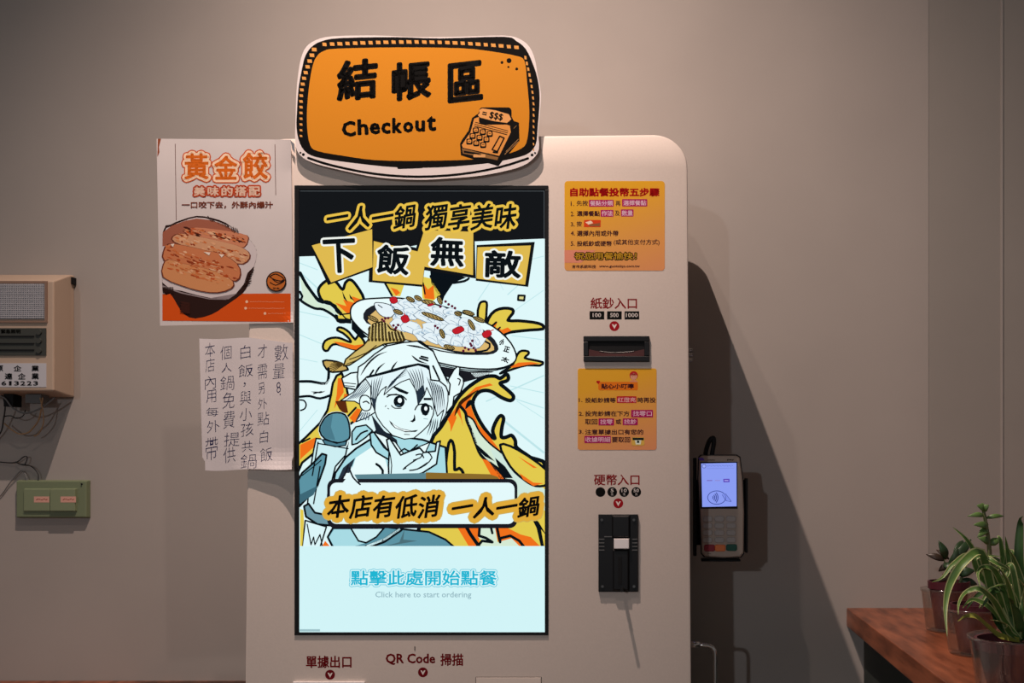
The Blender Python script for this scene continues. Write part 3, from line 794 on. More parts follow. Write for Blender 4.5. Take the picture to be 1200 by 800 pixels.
F.text('3.', (96, 384, 128, 418), TX, 1.5).text('按', (144, 376, 186, 420), TX, 1.5)
F.rrect(204, 366, 340, 424, 4, '#d4421a').up().poly([(214, 384), (262, 372), (280, 392), (240, 404)], '#f2d9c0').poly([(240, 404), (334, 390), (334, 418), (250, 418)], '#8c5a38').up()
F.text('4.', (96, 456, 130, 492), TX, 1.5).text('選擇內用或外帶', (146, 452, 484, 498), TX, 2)
F.text('5.', (96, 540, 128, 576), TX, 1.5).text('投紙鈔或硬幣', (146, 536, 430, 580), TX, 2).text('(或其他支付方式)', (446, 524, 820, 574), TX, 1)
F.text('祝您用餐愉快！', (128, 630, 632, 690), '#c99a2a', 3, [(6, '#120c08')])
F.text('吉市系統科技', (106, 732, 302, 760), TX, 1).text('www.guotokys.com.tw', (328, 732, 658, 758), TX, 1.5)
F.build('lettering', st)
g2 = gradient('sticker ink 2', '#d8846a', '#e0a410', kp(0, 540).z - .13, kp(0, 432).z - .10)
st = sticker_plate(677, 431.5, 769.5, 527, 3, g2, '').build('sticker', kioskE); st['label'] = 'yellow and peach sticker with three payment reminders'
F = Flat(KIOSK, 0.00036, ink).frame(672, 425, 7.62)
F.rrect(222, 170, 575, 245, 14, '#e0761c').up()
F.disc(538, 112, 38, '#b8242c', 18).up().disc(538, 122, 30, '#d89a80', 18).poly([(505, 95), (572, 95), (560, 112), (515, 112)], '#b8242c').disc(527, 122, 3, TX, 6).disc(549, 122, 3, TX, 6).poly([(505, 160), (538, 148), (572, 162), (572, 172), (505, 172)], '#d8926a')
F.disc(213, 168, 9, '#c01c1c', 12).disc(228, 168, 9, '#c01c1c', 12).poly([(204, 172), (237, 172), (222, 190)], '#c01c1c').up()
F.text('貼心小叮嚀', (248, 186, 540, 232), TX, 4)
F.text('1.', (48, 316, 80, 350), TX, 2).text('投紙鈔請等', (104, 310, 378, 356), TX, 2)
F.rrect(386, 298, 562, 358, 4, '#b81028').up().text('紅燈亮', (394, 308, 556, 352), '#f0b8b8', 2).text('時再投', (572, 308, 734, 356), TX, 2)
F.text('2.', (48, 438, 88, 472), TX, 2).text('投完鈔請在下方', (104, 430, 500, 476), TX, 2)
F.rrect(515, 420, 710, 486, 5, MG).rrect(224, 496, 362, 558, 5, MG).rrect(440, 496, 574, 556, 5, MG).rrect(98, 652, 334, 716, 5, MG).up()
F.text('找零口', (530, 430, 700, 476), '#f0c0d8', 2).text('找零', (238, 504, 350, 550), '#f0c0d8', 2).text('找鈔', (452, 504, 562, 548), '#f0c0d8', 2)
F.text('取回', (104, 502, 214, 550), TX, 2).text('或', (378, 502, 426, 548), TX, 2)
F.text('3.', (48, 598, 88, 632), TX, 2).text('注意單據出口有您的', (104, 594, 624, 640), TX, 2)
F.text('收據明細', (106, 662, 328, 708), '#f0c0d8', 2).text('要取回', (344, 662, 506, 710), TX, 2)
F.rrect(520, 664, 634, 738, 14, '#d8b050').up().poly([(528, 668), (628, 668), (628, 690), (528, 690)], '#1c2420').poly([(548, 690), (606, 690), (600, 728), (556, 728)], '#dfe8d8').up().poly([(568, 694), (588, 694), (588, 714), (568, 714)], '#1c2420')
F.build('lettering', st)

# bill acceptor
mb = MB()
for a in ((684, 394, 761, 400.5), (684, 417.5, 761, 424), (684, 400.5, 690, 417.5), (755, 400.5, 761, 417.5)): KIOSK.box(mb, *a, -0.002, 0.0045, BLK)
ba = mb.build('bill_acceptor', kioskE, bevel=0.001); ba['label'] = 'black banknote slot'
mb = MB(); KIOSK.box(mb, 690, 400.5, 755, 417.5, -0.002, 0.002, BLKR); mb.build('slot_recess', ba)
mb = MB(); lo = []
MAR = mat('dark red tinted lip', (0.05, 0.012, 0.012), 0.4)
pts = [(690 + 65 * i / 16, 413.2 - 4.2 * (abs(i - 8) / 8) ** 2.0) for i in range(17)]
vs = [KIOSK.P(x, y, 0.0028) for x, y in pts] + [KIOSK.P(x, 418, 0.0042) for x, y in pts] + [KIOSK.P(x, y, 0.0021) for x, y in pts]
fs = [(i, i + 17, i + 18, i + 1) for i in range(16)] + [(i + 34, i, i + 1, i + 35) for i in range(16)]
mb.add(vs, fs, MAR); mb.build('slot_lip', ba)
mb = MB(); mb.tube([KIOSK.P(x, y - .2, 0.0032) for x, y in pts[3:14]], 0.0005, GREYM, 6); mb.build('lip_edge', ba)

# coin acceptor
mb = MB(); KIOSK.box(mb, 701.5, 602.5, 747.8, 693, -0.001, 0.005, BLK)
ca = mb.build('coin_acceptor', kioskE, bevel=0.0008); ca['label'] = 'black coin slot plate with silver button'
mb = MB(); KIOSK.box(mb, 717, 603, 739, 630, 0.005, 0.009, BLK, 2); KIOSK.box(mb, 718, 643, 738, 692, 0.005, 0.0085, BLK, 2)
mb.build('coin_chute', ca, bevel=0.0006)
mb = MB(); KIOSK.box(mb, 724.5, 652, 729, 684, 0.0085, 0.0092, BLKR); mb.build('coin_slot', ca)
mb = MB(); KIOSK.box(mb, 719.4, 630.3, 738, 643, 0.005, 0.011, mat('pale metal button', (0.88, 0.80, 0.78), 0.3, metal=0.3), 0.6); mb.build('return_button', ca, bevel=0.0008)
for k in range(4):
    for xa, xb in ((702, 708.5), (741, 747.4)):
        mb = MB(); y = 631 + 4.2 * k; KIOSK.box(mb, xa, y, xb, y + 1.0, 0.005, 0.0058, mat('grey plastic', (0.12, 0.12, 0.12), 0.4)); mb.build('rib', ca)
mb = MB(); KIOSK.box(mb, 708.5, 628, 738.5, 629, 0.005, 0.0057, _M['grey plastic']); mb.build('trim_line', ca)
for x, y in ((705.2, 609), (742.8, 609), (706, 687), (743, 687)):
    mb = MB(); mb.tube([KIOSK.P(x, y, 0.0045), KIOSK.P(x, y, 0.0066)], 0.0022, mat('dark screw', (0.10, 0.10, 0.10), 0.35, metal=0.8), 12); mb.build('screw', ca)
mb = MB(); c0 = KIOSK.P(729.5, 690, 0.004); mb.tube([c0, c0 + KIOSK.n * 0.026], [0.0028, 0.0024], BLK, 12); mb.build('return_lever', ca)

# receipt slot plates at the bottom
mb = MB(); KIOSK.box(mb, 344, 798.2, 428, 850, 0, 0.004, mat('receipt bezel', (0.80, 0.77, 0.76), 0.4)); mb.build('receipt_outlet', kioskE, bevel=0.0008)
mb = MB(); KIOSK.box(mb, 558, 793.5, 634, 860, 0, 0.0012, KM); mb.build('access_cover', kioskE, bevel=0.0004)
mb = MB(); KIOSK.box(mb, 557.3, 792.8, 634.7, 861, 0, 0.0003, mat('dark seam', (0.06, 0.05, 0.045), 0.7)); mb.build('cover_seam', kioskE)
mb = MB(); KIOSK.box(mb, 485.6, 757, 486.6, 762, 0, 0.0004, _M['dark seam']); mb.build('scratch_mark', kioskE)
# hinge stubs and rail on the right side
mb = MB()
for y in (408, 414, 420):
    c0 = kp(809, y); mb.tube([c0 + Vector((-0.004, 0.02, 0)), c0 + Vector((0.0035, 0.02, 0))], 0.0022, STEEL, 8)
mb.build('side_hinge', kioskE)
SIDE = Plane(-0.30)
mb = MB(); q = SIDE.P
p = [q(806, 755), q(820, 755)]
mb.tube(p, 0.0052, STEEL, 16)
rail = [q(815, 755.5), q(824, 755.5), q(830, 756), q(834.5, 758), q(837.3, 762), q(838.2, 768), q(838.2, 790), q(838.2, 860), q(838.2, 990)]
rail[-1:] = [q(838.2, 980), q(837, 990), q(832, 996), q(824, 998), q(808, 998)]
mb.tube(rail, 0.0034, STEEL, 14); r_ = mb.build('side_rail', kioskE, smooth=True); r_['label'] = 'bent stainless steel rail'

# ---------------------------------------------------------------- checkout sign
SG = Plane(-0.351 - 0.0105, TH, zref=1.55)
sx = lambda pts, bx=340, by=30, sc=4.0: [(bx + x / sc, by + y / sc) for x, y in pts]
so = SG.P(490, 125); sign = empty('checkout_sign', so + Vector((0, 0.004, 0)), 'orange cut-out board sign lettered Checkout on top of the kiosk', 'sign')
outer = smooth(sx([(52, 150), (75, 100), (120, 68), (200, 50), (400, 46), (600, 54), (800, 52), (1000, 46), (1075, 62), (1122, 100), (1148, 160), (1160, 230), (1176, 320), (1170, 420), (1162, 500), (1166, 580), (1130, 632), (1060, 668), (900, 702), (740, 716), (600, 722), (420, 712), (260, 682), (110, 644), (42, 602), (24, 540), (26, 420), (30, 300), (40, 210)]), True, 3)
mb = MB(); BW = mat('white foam board', (0.74, 0.67, 0.66), 0.6)
mb.loft([[SG.P(x, y, 0.0) for x, y in outer][::-1], [SG.P(x, y, -0.005) for x, y in outer][::-1]], BW); mb.build('board', sign)
mb = MB(); mb.box(SG.P(420, 185, -0.009), SG.P(440, 160, -0.005), BW); mb.build('mounting_pad', sign)
mb = MB(); mb.box(SG.P(550, 185, -0.009), SG.P(570, 160, -0.005), BW); mb.build('mounting_pad', sign)
F = Flat(SG, 0.00006, ink).frame(340, 30, 4.0)
BK = '#060505'; OR = '#d08622'
F.poly([(58, 190), (72, 140), (100, 100), (150, 72), (240, 58), (500, 54), (700, 60), (1000, 52), (1060, 72), (1105, 110), (1138, 180), (1160, 250), (1170, 340), (1160, 480), (1150, 560), (1105, 605), (1000, 632), (900, 648), (700, 664), (500, 664), (300, 644), (150, 622), (80, 598), (45, 550), (30, 480), (32, 400), (40, 290)], BK, sm=3).up()
F.poly([(108, 180), (128, 140), (160, 118), (220, 108), (500, 102), (800, 106), (950, 122), (1060, 142), (1098, 165), (1110, 260), (1121, 400), (1112, 530), (1085, 575), (1000, 606), (880, 626), (600, 634), (400, 630), (250, 610), (130, 588), (94, 560), (80, 480), (80, 380), (92, 260)], OR, sm=3)
sq = []
for i in range(26): x = 160 + i * 36; sq.append((x, 88 - 12 * math.sin(math.pi * i / 25) + (14 * (i / 25) ** 4), 9.5 + (i % 3), 8.5))
for i in range(16): y = 112 + i * 27; sq.append((112 - 62 * math.sin(min(1, i / 9) * math.pi / 2), y, 11 - i * .35, 9 - i * .25))
for i in range(17): y = 150 + i * 27; sq.append((1102 + 38 * math.sin(min(1, i / 9) * math.pi / 2), y, 5 - i * .12, 9 - .2 * i))
for (x, y, a, b) in sq: F.poly([(x - a, y - b), (x + a, y - b + 1), (x + a + 2, y + b), (x - a + 2, y + b - 1)], '#d99a50')
F.up()
F.line([(85, 620), (200, 656), (400, 695), (600, 708), (800, 696), (980, 664), (1115, 622)], 11, BK, sm=3)
F.poly([(500, 660), (620, 655), (620, 668), (505, 672)], BK)
for x, y, r in ((48, 596, 5), (62, 604, 7), (1134, 606, 7), (1148, 597, 5), (993, 173, 7), (1026, 164, 12), (1023, 194, 5), (1062, 203, 7)): F.disc(x, y, r, BK, 10)
F.build('border_print', sign, 'black hand-drawn border on orange ground')
F = Flat(SG, 0.00006 + 4 * LAYER, ink).frame(340, 30, 4.0)
for s_, b_ in (('結', (218, 157, 412, 350)), ('帳', (475, 166, 662, 350)), ('區', (738, 168, 905, 357))): F.text(s_, b_, BK, 15, brush=.1)
for ch, b_, ro in (('C', (242, 447, 308, 521), -.05), ('h', (315, 438, 367, 513), -.03), ('e', (372, 455, 422, 510), -.03), ('c', (427, 453, 471, 508), 0), ('k', (478, 432, 524, 505), 0), ('o', (529, 450, 578, 502), .02), ('u', (586, 444, 633, 498), 0), ('t', (640, 424, 685, 495), 0)):
    F.text(ch, b_, BK, 8.5, rot=ro)
F.build('lettering', sign, 'black brush characters over the word Checkout')
F = Flat(SG, 0.00006 + 4 * LAYER, ink).frame(530, 110, 8.89)
F.poly([(80, 520), (100, 480), (170, 380), (205, 250), (270, 205), (300, 140), (600, 200), (640, 280), (695, 300), (700, 490), (600, 610), (520, 700), (480, 752), (380, 722), (250, 690), (90, 640)], BK).up()
F.poly([(100, 530), (190, 400), (228, 258), (290, 235), (600, 330), (610, 400), (490, 645), (110, 560)], '#d99248')
F.poly([(100, 565), (480, 660), (470, 690), (110, 620)], '#8a6238').up()
F.poly([(120, 590), (300, 620), (300, 640), (120, 612)], BK).poly(rr(220, 628, 345, 660, 8), '#d9a066')
F.rrect(278, 140, 618, 320, 40, BK).up()
F.poly([(312, 150), (590, 212), (570, 302), (288, 245), (284, 200)], '#e0a060', sm=2).up()
F.text('= $$$', (310, 186, 530, 268), BK, 5, rot=.2)
F.line([(240, 295), (580, 385)], 7, BK).line([(235, 315), (575, 405)], 7, BK).line([(232, 335), (570, 425)], 9, BK)
for j in range(3):
    for i in range(3):
        cx, cy = 246 + i * 72 - j * 34, 380 + i * 18 + j * 58
        F.rrect(cx - 32, cy - 30, cx + 32, cy + 32, 14, BK); F.up(); F.rrect(cx - 20, cy - 20, cx + 20, cy + 14, 9, '#d99248'); F.up(); F.line([(cx - 8, cy - 3), (cx + 8, cy - 3)], 6, BK); F.L -= 2
F.L += 2
F.line([(495, 440), (540, 460), (470, 600), (415, 580), (495, 440)], 14, BK, sm=1).line([(430, 606), (470, 610)], 20, BK)
F.line([(560, 600), (690, 470)], 5, '#b58a58').line([(545, 630), (690, 495)], 5, '#b58a58').line([(640, 360), (670, 330)], 5, '#8a6a40')
F.build('cash_register_print', sign, 'line drawing of a cash register')

# ---------------------------------------------------------------- poster
def bend_poster(px, py):
    b = 0.001 * math.sin((py - 160) / 40)
    if px > 325 and py > 362: b += 0.009 * ((px - 325) / 18) ** 2 * ((py - 362) / 20) ** 2
    if px < 300: b += 0.004 * ((300 - px) / 117) ** 1.5
    if px > 320 and py < 200: b += 0.004 * (px - 320) / 20 * (200 - py) / 40
    return b


PO = Plane(-0.351 - 0.003, TH, zref=1.55, bend=bend_poster)


def paper(plane, q, m, parent, name='paper', nx=18, ny=24, th=0.0004, cut=None):
    """q: four corners tl, tr, br, bl in pixels"""
    mb = MB()
    def g(u, v):
        x = (q[0][0] * (1 - u) + q[1][0] * u) * (1 - v) + (q[3][0] * (1 - u) + q[2][0] * u) * v
        y = (q[0][1] * (1 - u) + q[1][1] * u) * (1 - v) + (q[3][1] * (1 - u) + q[2][1] * u) * v
        if cut: x, y = cut(x, y, u, v)
        return x, y
    F_ = []; B2 = []
    for j in range(ny + 1):
        for i in range(nx + 1):
            x, y = g(i / nx, j / ny); F_.append(plane.P(x, y, 0)); B2.append(plane.P(x, y, -th))
    n = len(F_); fs = []
    for j in range(ny):
        for i in range(nx):
            a = j * (nx + 1) + i; fs.append((a, a + nx + 1, a + nx + 2, a + 1)); fs.append((n + a, n + a + 1, n + a + nx + 2, n + a + nx + 1))
    ring = [i for i in range(nx + 1)] + [j * (nx + 1) + nx for j in range(1, ny + 1)] + [ny * (nx + 1) + i for i in range(nx - 1, -1, -1)] + [j * (nx + 1) for j in range(ny - 1, 0, -1)]
    for k in range(len(ring)): a, b = ring[k], ring[(k + 1) % len(ring)]; fs.append((a, b, n + b, n + a))
    mb.add(F_ + B2, fs, m); return mb.build(name, parent, smooth=False)


post = empty('dumpling_poster', PO.P(263, 380), 'white and orange poster picturing a plate of fried dumplings', 'poster')
PW = mat('poster paper', (0.60, 0.55, 0.545), 0.5, noise=0.06, scale=6, spec=0.4)
paper(PO, [(183.5, 162.5), (341, 163.5), (343.8, 378), (187.5, 381.5)], PW, post, nx=40, ny=50)
g = lambda: Flat(PO, 0.00022, ink, grid=5)
F = g().frame(170, 150, 3.2)
F.poly([(65, 622), (546, 620), (546, 727), (65, 722)], '#cf5014').up()
F.build('orange_band', post, 'orange band along the poster foot')
F = g().frame(170, 150, 3.2)
F.poly([(48, 40), (60, 40), (52, 70), (54, 90), (46, 108)], '#8a4a30')
F.build('torn_corner_stain', post); F = g().frame(170, 150, 3.2)
F.poly([(545, 45), (560, 60), (562, 95), (552, 80)], '#7f848a')
F.build('corner_tape', post)
for q in ([(113, 60), (117, 345)], [(487, 62), (490, 250)]):
    F = g().frame(170, 150, 3.2); F.line(q, 2.2, '#5a3530'); F.build('rule_line', post)
F = Flat(PO, 0.00022 + 4 * LAYER, ink, grid=5).frame(180, 230, 6.152)
F.poly([(65, 260), (120, 205), (200, 170), (310, 140), (420, 155), (520, 190), (600, 250), (680, 300), (730, 360), (745, 420), (720, 520), (690, 590), (680, 640), (640, 700), (560, 760), (500, 800), (420, 850), (300, 880), (220, 850), (170, 780), (120, 700), (64, 680)], '#2a1714', sm=2).up()
F.poly([(65, 280), (130, 215), (210, 180), (310, 152), (420, 168), (510, 200), (600, 240), (680, 300), (735, 370), (742, 440), (700, 560), (620, 670), (540, 740), (400, 730), (200, 680), (64, 620)], '#c9c0c2', sm=2).up()
F.poly([(65, 260), (130, 212), (220, 178), (310, 160), (420, 172), (520, 210), (600, 260), (560, 330), (300, 340), (64, 360)], '#9a5c48', sm=1).up()
F.poly([(64, 640), (200, 690), (400, 735), (540, 742), (600, 700), (520, 745), (400, 742), (200, 700), (64, 655)], '#8b7f82').up()
def dumpling(pts, base, hot):
    my = sum(p[1] for p in pts) / len(pts); mx0 = sum(p[0] for p in pts) / len(pts); k = (pts[len(pts) // 2][1] - pts[0][1]) / (pts[len(pts) // 2][0] - pts[0][0])
    pts = [(max(64, x + (x - mx0) * .03), my + k * (x - mx0) + (y - my - k * (x - mx0)) * 1.28) for x, y in pts]
    F.poly(pts, '#6b3324', sm=2); F.up()
    cx = sum(p[0] for p in pts) / len(pts); cy = sum(p[1] for p in pts) / len(pts)
    F.poly([(cx + (x - cx) * .965, cy + (y - cy) * .955 - 2) for x, y in pts], base, sm=2); F.up()
    ys = [p[1] for p in pts]; xs_ = [p[0] for p in pts]
    for i in range(80):
        u = random.random(); x = min(xs_) + (max(xs_) - min(xs_)) * (.06 + .88 * u)
        # slope of this dumpling
        yc = pts[0][1] + (pts[len(pts) // 2][1] - pts[0][1]) * u
        y = yc + random.uniform(-.30, .24) * (max(ys) - min(ys)) * .55
        rx = random.uniform(6, 26); ry = random.uniform(3, 9)
        F.poly([(x + rx * math.cos(a) * random.uniform(.7, 1.2), y + ry * math.sin(a) * random.uniform(.7, 1.3) + .3 * rx * math.cos(a)) for a in [k * math.pi / 4 for k in range(8)]], random.choice(hot))
        if i % 12 == 11: F.up()
    F.up()
HOT = ['#b8562c', '#a84820', '#cf8858', '#d9a47c', '#c47040', '#dbb08c', '#8e3c20']
dumpling([(215, 250), (300, 232), (420, 245), (560, 265), (670, 290), (680, 320), (650, 360), (560, 350), (430, 320), (300, 290)], '#c48060', HOT + ['#4a2018', '#38160f', '#5c2a1c'])
dumpling([(140, 290), (200, 275), (320, 300), (450, 330), (600, 370), (680, 410), (690, 450), (640, 480), (560, 462), (420, 420), (280, 370), (150, 320)], '#c99672', HOT[2:])
dumpling([(66, 400), (110, 355), (220, 370), (380, 410), (500, 440), (600, 500), (625, 560), (590, 600), (480, 570), (340, 540), (200, 500), (80, 450)], '#c27850', HOT)
dumpling([(64, 500), (110, 470), (220, 500), (350, 530), (480, 570), (570, 620), (560, 660), (460, 680), (340, 665), (200, 625), (64, 570)], '#c98a5c', HOT[:2] + HOT[2:5])
for q in (((120, 345), (150, 340), (140, 365)), ((360, 400), (410, 405), (400, 425)), ((470, 415), (510, 420), (490, 440))): F.poly(q, '#e6d6c8')
F.up()
for i in range(16):
    x = 390 + i * 14; F.line([(x, 150 + i * 6 + random.uniform(-8, 4)), (x + 10, 158 + i * 7 + random.uniform(-8, 6))], random.uniform(2, 8), '#2a1714')
for i in range(9): F.line([(66 + i * 9, 655), (70 + i * 9, 690 + random.uniform(0, 8))], 6, '#2a1714')
for i in range(8): F.line([(650 + i * 4, 640 - i * 12), (690 + i * 3 + random.uniform(0, 12), 625 - i * 16)], 8, '#2a1714')
for i in range(10): F.line([(190 + random.uniform(0, 14), 760 + i * 8), (260, 770 + i * 8)], 7, '#3a1c16')
F.disc(884, 614, 73, '#241410', 30).up().disc(884, 614, 64, '#b8672c', 30).up()
F.line([(835, 580), (880, 560), (935, 590), (920, 610), (870, 600), (840, 580)], 8, '#241410', sm=3).line([(840, 620), (880, 640), (930, 620), (945, 600)], 7, '#241410', sm=3).line([(860, 600), (900, 625), (935, 608)], 7, '#241410', sm=2)
F.text('正太', (858, 655, 910, 672), '#241410', 2)
F.build('dumpling_print', post, 'picture of four fried dumplings on a white plate')
F = Flat(PO, 0.00022 + 4 * LAYER, ink, grid=5).frame(180, 160, 7.273)
for s_, b_ in (('黃', (262, 142, 470, 366)), ('金', (518, 162, 714, 368)), ('餃', (760, 136, 974, 364))):
    F.text(s_, b_, '#d2661c', 12, [(30, '#c2501c'), (20, '#eccdb0')]); F.L -= 2
F.up()
F.L += 2
for s_, x in (('美', 342), ('味', 460), ('的', 578), ('搭', 694), ('配', 812)):
    F.text(s_, (x, 424, x + 96, 506), '#e6c4ae', 6, [(13, '#b84420')]); F.L -= 1
F.up()
F.text('一口咬下去，外酥內爆汁', (240, 552, 1018, 612), '#7a3a28', 4)
F.build('title_lettering', post, 'orange and brown poster title lines')
F = Flat(PO, 0.00022 + 4 * LAYER, ink, grid=5).frame(180, 330, 7.273)
for (a, b, y) in ((780, 1118, 170), (770, 1118, 226), (935, 1125, 270)):
    F.disc(a + 14, y, 12, '#e8c0a0', 8)
    x = a + 40
    while x < b: w_ = random.uniform(6, 14); F.line([(x, y + random.uniform(-3, 3)), (x + w_, y + random.uniform(-3, 3))], 4, '#e0a07c'); x += w_ + 5
F.build('address_lettering', post, 'three tiny pale address lines')

# ---------------------------------------------------------------- hand-written note
def bend_note(px, py):
    b = 0.0035 * math.sin((px - 233) / 110 * math.pi)
    if px > 320: b += 0.010 * ((px - 320) / 22) ** 2 * (0.3 + 0.7 * max(0, (py - 440) / 110))
    if py > 525: b += 0.012 * ((py - 525) / 26) ** 2 * max(0, (px - 270) / 70)
    if px < 260: b += 0.003 * ((260 - px) / 27) ** 2
    return b


NO = Plane(-0.351 - 0.0015, TH, zref=1.55, bend=bend_note)
note = empty('handwritten_note', NO.P(288, 550), 'white paper note with blue handwriting in vertical columns', 'note')
NW = mat('note paper', (0.69, 0.635, 0.65), 0.6, noise=0.05, scale=8)
def ncut(x, y, u, v):
    y += 2.5 * math.sin(u * 9) * .3 + (3.5 * max(0, (u - .55) / .45) ** 0.7 + 2 * max(0, (u - .8) / .2) if v == 0 else 0)
    if v > .93 and u < .08: x += 3
    if v > .93 and u > .94: x -= 2
    return x, y
paper(NO, [(233.5, 396.5), (343, 396), (344, 549.5), (237.5, 551)], NW, note, nx=22, ny=30, cut=ncut)
F = Flat(NO, 0.00016, ink, grid=5).frame(220, 380, 4.444)
BL = '#2c2c52'
cols = [('本店內用每外帶', [(90, 96, 142, 168), (92, 176, 140, 246), (90, 268, 146, 336), (96, 342, 148, 406), (96, 432, 160, 478), (100, 500, 166, 562), (92, 588, 156, 705)]),
        ('個人鍋免費提供', [(170, 112, 228, 182), (176, 200, 228, 248), (170, 268, 242, 342), (182, 352, 244, 436), (186, 450, 244, 540), (190, 562, 270, 634), (186, 640, 248, 718)]),
        ('白飯，與小孩共鍋', [(274, 108, 326, 178), (264, 208, 340, 272), (290, 302, 302, 324), (272, 346, 330, 416), (272, 436, 334, 500), (276, 512, 342, 580), (282, 606, 338, 662), (276, 676, 358, 750)]),
        ('才需另外點白飯', [(366, 104, 412, 172), (364, 208, 414, 282), (368, 304, 400, 360), (366, 384, 412, 440), (364, 456, 424, 524), (376, 552, 418, 616), (378, 642, 440, 712)]),
        ('數量8.', [(452, 104, 522, 188), (444, 204, 506, 280), (462, 300, 484, 356), (478, 360, 484, 368)])]
for s_, bs in cols:
    for ch, b_ in zip(s_, bs): F.text(ch, b_, BL, 0.0, thin=0.014, rot=random.uniform(-.05, .05), brush=.12 if ch not in '，.' else 0)
F.build('handwriting', note, 'blue pen handwriting')

# ---------------------------------------------------------------- emergency light box on the left
AL = Plane(-0.075)
BG = mat('beige enamel', (0.47, 0.355, 0.27), 0.5, spec=0.3)
box = empty('emergency_light', (AL.P(-30, 458).x, 0, AL.P(0, 460).z), 'beige wall-mounted metal box with a grey lens and louvred panel', 'emergency light')
mb = MB()
def wx(px, py, y): return Plane(y).P(px, py)
xl = AL.P(-140, 400).x
fr = [Vector((xl, -0.075, AL.P(0, 458).z)), wx(63, 458, -0.075), wx(63, 329, -0.075), Vector((xl, -0.075, AL.P(0, 329).z))]
bk = [Vector((xl - .03, -0.0, WALL.P(0, 465).z)), wx(87.5, 465.5, -0.0), wx(87.5, 322.5, -0.0), Vector((xl - .03, -0.0, WALL.P(0, 322.5).z))]
bm_ = [b + (f_ - b) * 0.06 for b, f_ in zip(bk, fr)]
for b in bm_: b.y = -0.012
bm_[0].x = bk[0].x; bm_[1].x = bk[1].x; bm_[2].x = bk[2].x; bm_[3].x = bk[3].x
mb.add(fr + bm_ + bk, [(0, 1, 2, 3), (1, 0, 4, 5), (2, 1, 5, 6), (3, 2, 6, 7), (0, 3, 7, 4), (5, 4, 8, 9), (6, 5, 9, 10), (7, 6, 10, 11), (4, 7, 11, 8), (11, 10, 9, 8)], BG)
mb.build('housing', box, bevel=0.003, seg=3)
mb = MB(); DB = mat('dark beige', (0.24, 0.15, 0.11), 0.6)
for a in ((-95, 329.5, 56, 332.5), (53.5, 332.5, 56, 376), (-95, 376, 56, 378)): AL.box(mb, *a, -0.001, 0.003, DB)
mb.build('lens_frame', box)
mb = MB(); LEN = mat('ribbed lens', (0.42, 0.42, 0.45), 0.3)
AL.box(mb, -95, 332.5, 53.5, 374, -0.001, 0.002, LEN)
k = 0
for i in range(56): x = -94 + i * 2.62; AL.box(mb, x, 333, x + 1.5, 373.5, 0.002, 0.0034, LEN)
mb.build('lens', box)
mb = MB()
for i in range(17): y = 334 + i * 2.35; AL.box(mb, -94, y, 53, y + 1.1, 0.002, 0.0040, LEN)
mb.build('lens_rib', box)
mb = MB(); GRN = mat('dark grey green plastic', (0.045, 0.048, 0.042), 0.5)
AL.box(mb, -95, 384.5, 54.5, 416.5, -0.001, 0.002, GRN); mb.build('control_panel', box)
for i, y in enumerate((393.5, 402, 409.5)):
    mb = MB(); AL.box(mb, -95, y, 41, y + 1.4, 0.002, 0.0035, BLKR); mb.build('slat', box)
for y in (389.5, 399.5, 411):
    mb = MB(); c0 = AL.P(46.5, y, 0.001); mb.tube([c0, c0 + Vector((0, -0.004, 0))], [0.0055, 0.0048], GRN, 18); mb.build('knob', box)
F = Flat(AL, 0.0025, ink); F.text('緊急照明', (1, 385.8, 24, 390.5), '#14140f', 0.3); F.build('lettering', box)
mb = MB(); AL.box(mb, -60, 425.5, 54.5, 453.5, -0.0005, 0.0008, mat('white label', (0.52, 0.52, 0.56), 0.5)); lb = mb.build('name_label', box); lb['label'] = 'white label with black company names and digits'
F = Flat(AL, 0.0010, ink)
F.text('原', (-5, 428, 3.6, 435), '#141418', 0.5).text('企', (16, 428, 25, 435), '#141418', 0.5).text('業', (37, 428, 45.5, 435), '#141418', 0.5)
F.text('達', (5.5, 437, 14.5, 444.5), '#141418', 0.5).text('企', (21, 437, 30, 444.5), '#141418', 0.5).text('業', (37, 437, 45.5, 444.5), '#141418', 0.5)
for i, ch in enumerate('613223'): F.text(ch, (1.6 + i * 7.45 + (1.4 if ch == '1' else 0), 446.4, 7.4 + i * 7.45 - (1.2 if ch == '1' else 0), 451.6), '#141418', 0.5)
F.build('lettering', lb)
mb = MB()
c0 = WALL.P(86.5, 326, 0); mb.box((c0.x + .001, -0.012, WALL.P(0, 334).z), (c0.x + .005, 0, WALL.P(0, 326).z), BLKR); mb.build('side_clip', box)
# loose wires
def wire(pts, r, m, label):
    mb = MB(); vs = smooth([(a, b) for a, b, _ in pts], False, 6); ys = []
    for i in range(len(pts) - 1):
        for k in range(6): ys.append(pts[i][2] + (pts[i + 1][2] - pts[i][2]) * k / 6)
    ys.append(pts[-1][2])
    P3 = [Plane(-y).P(a, b) for (a, b), y in zip(vs, ys)]
    mb.tube(P3, r, m, 6); o = mb.build('electrical_wire', origin=P3[0], smooth=True)
    tag(o, label, 'wire', 'loose wires below the emergency light'); return o
WB = mat('dark wire', (0.035, 0.035, 0.035), 0.5); WT = mat('tan wire', (0.38, 0.24, 0.13), 0.5); WG = mat('grey wire', (0.16, 0.16, 0.16), 0.5)
wire([(-10, 462, .05), (5, 466, .05), (15, 478, .045), (30, 484, .04), (48, 478, .04), (64, 466, .045)], .0016, WG, 'grey wire looping under the beige box and back up to it')
wire([(2, 462, .03), (6, 475, .03), (4, 492, .02), (1, 506, .01), (-10, 520, .006)], .0014, WB, 'dark wire dropping straight out of frame from the beige box')
wire([(4, 488, .02), (12, 487, .02), (20, 490, .02), (27, 487, .025), (30, 480, .03)], .0011, WB, 'short dark wire curled between other wires under the beige box')
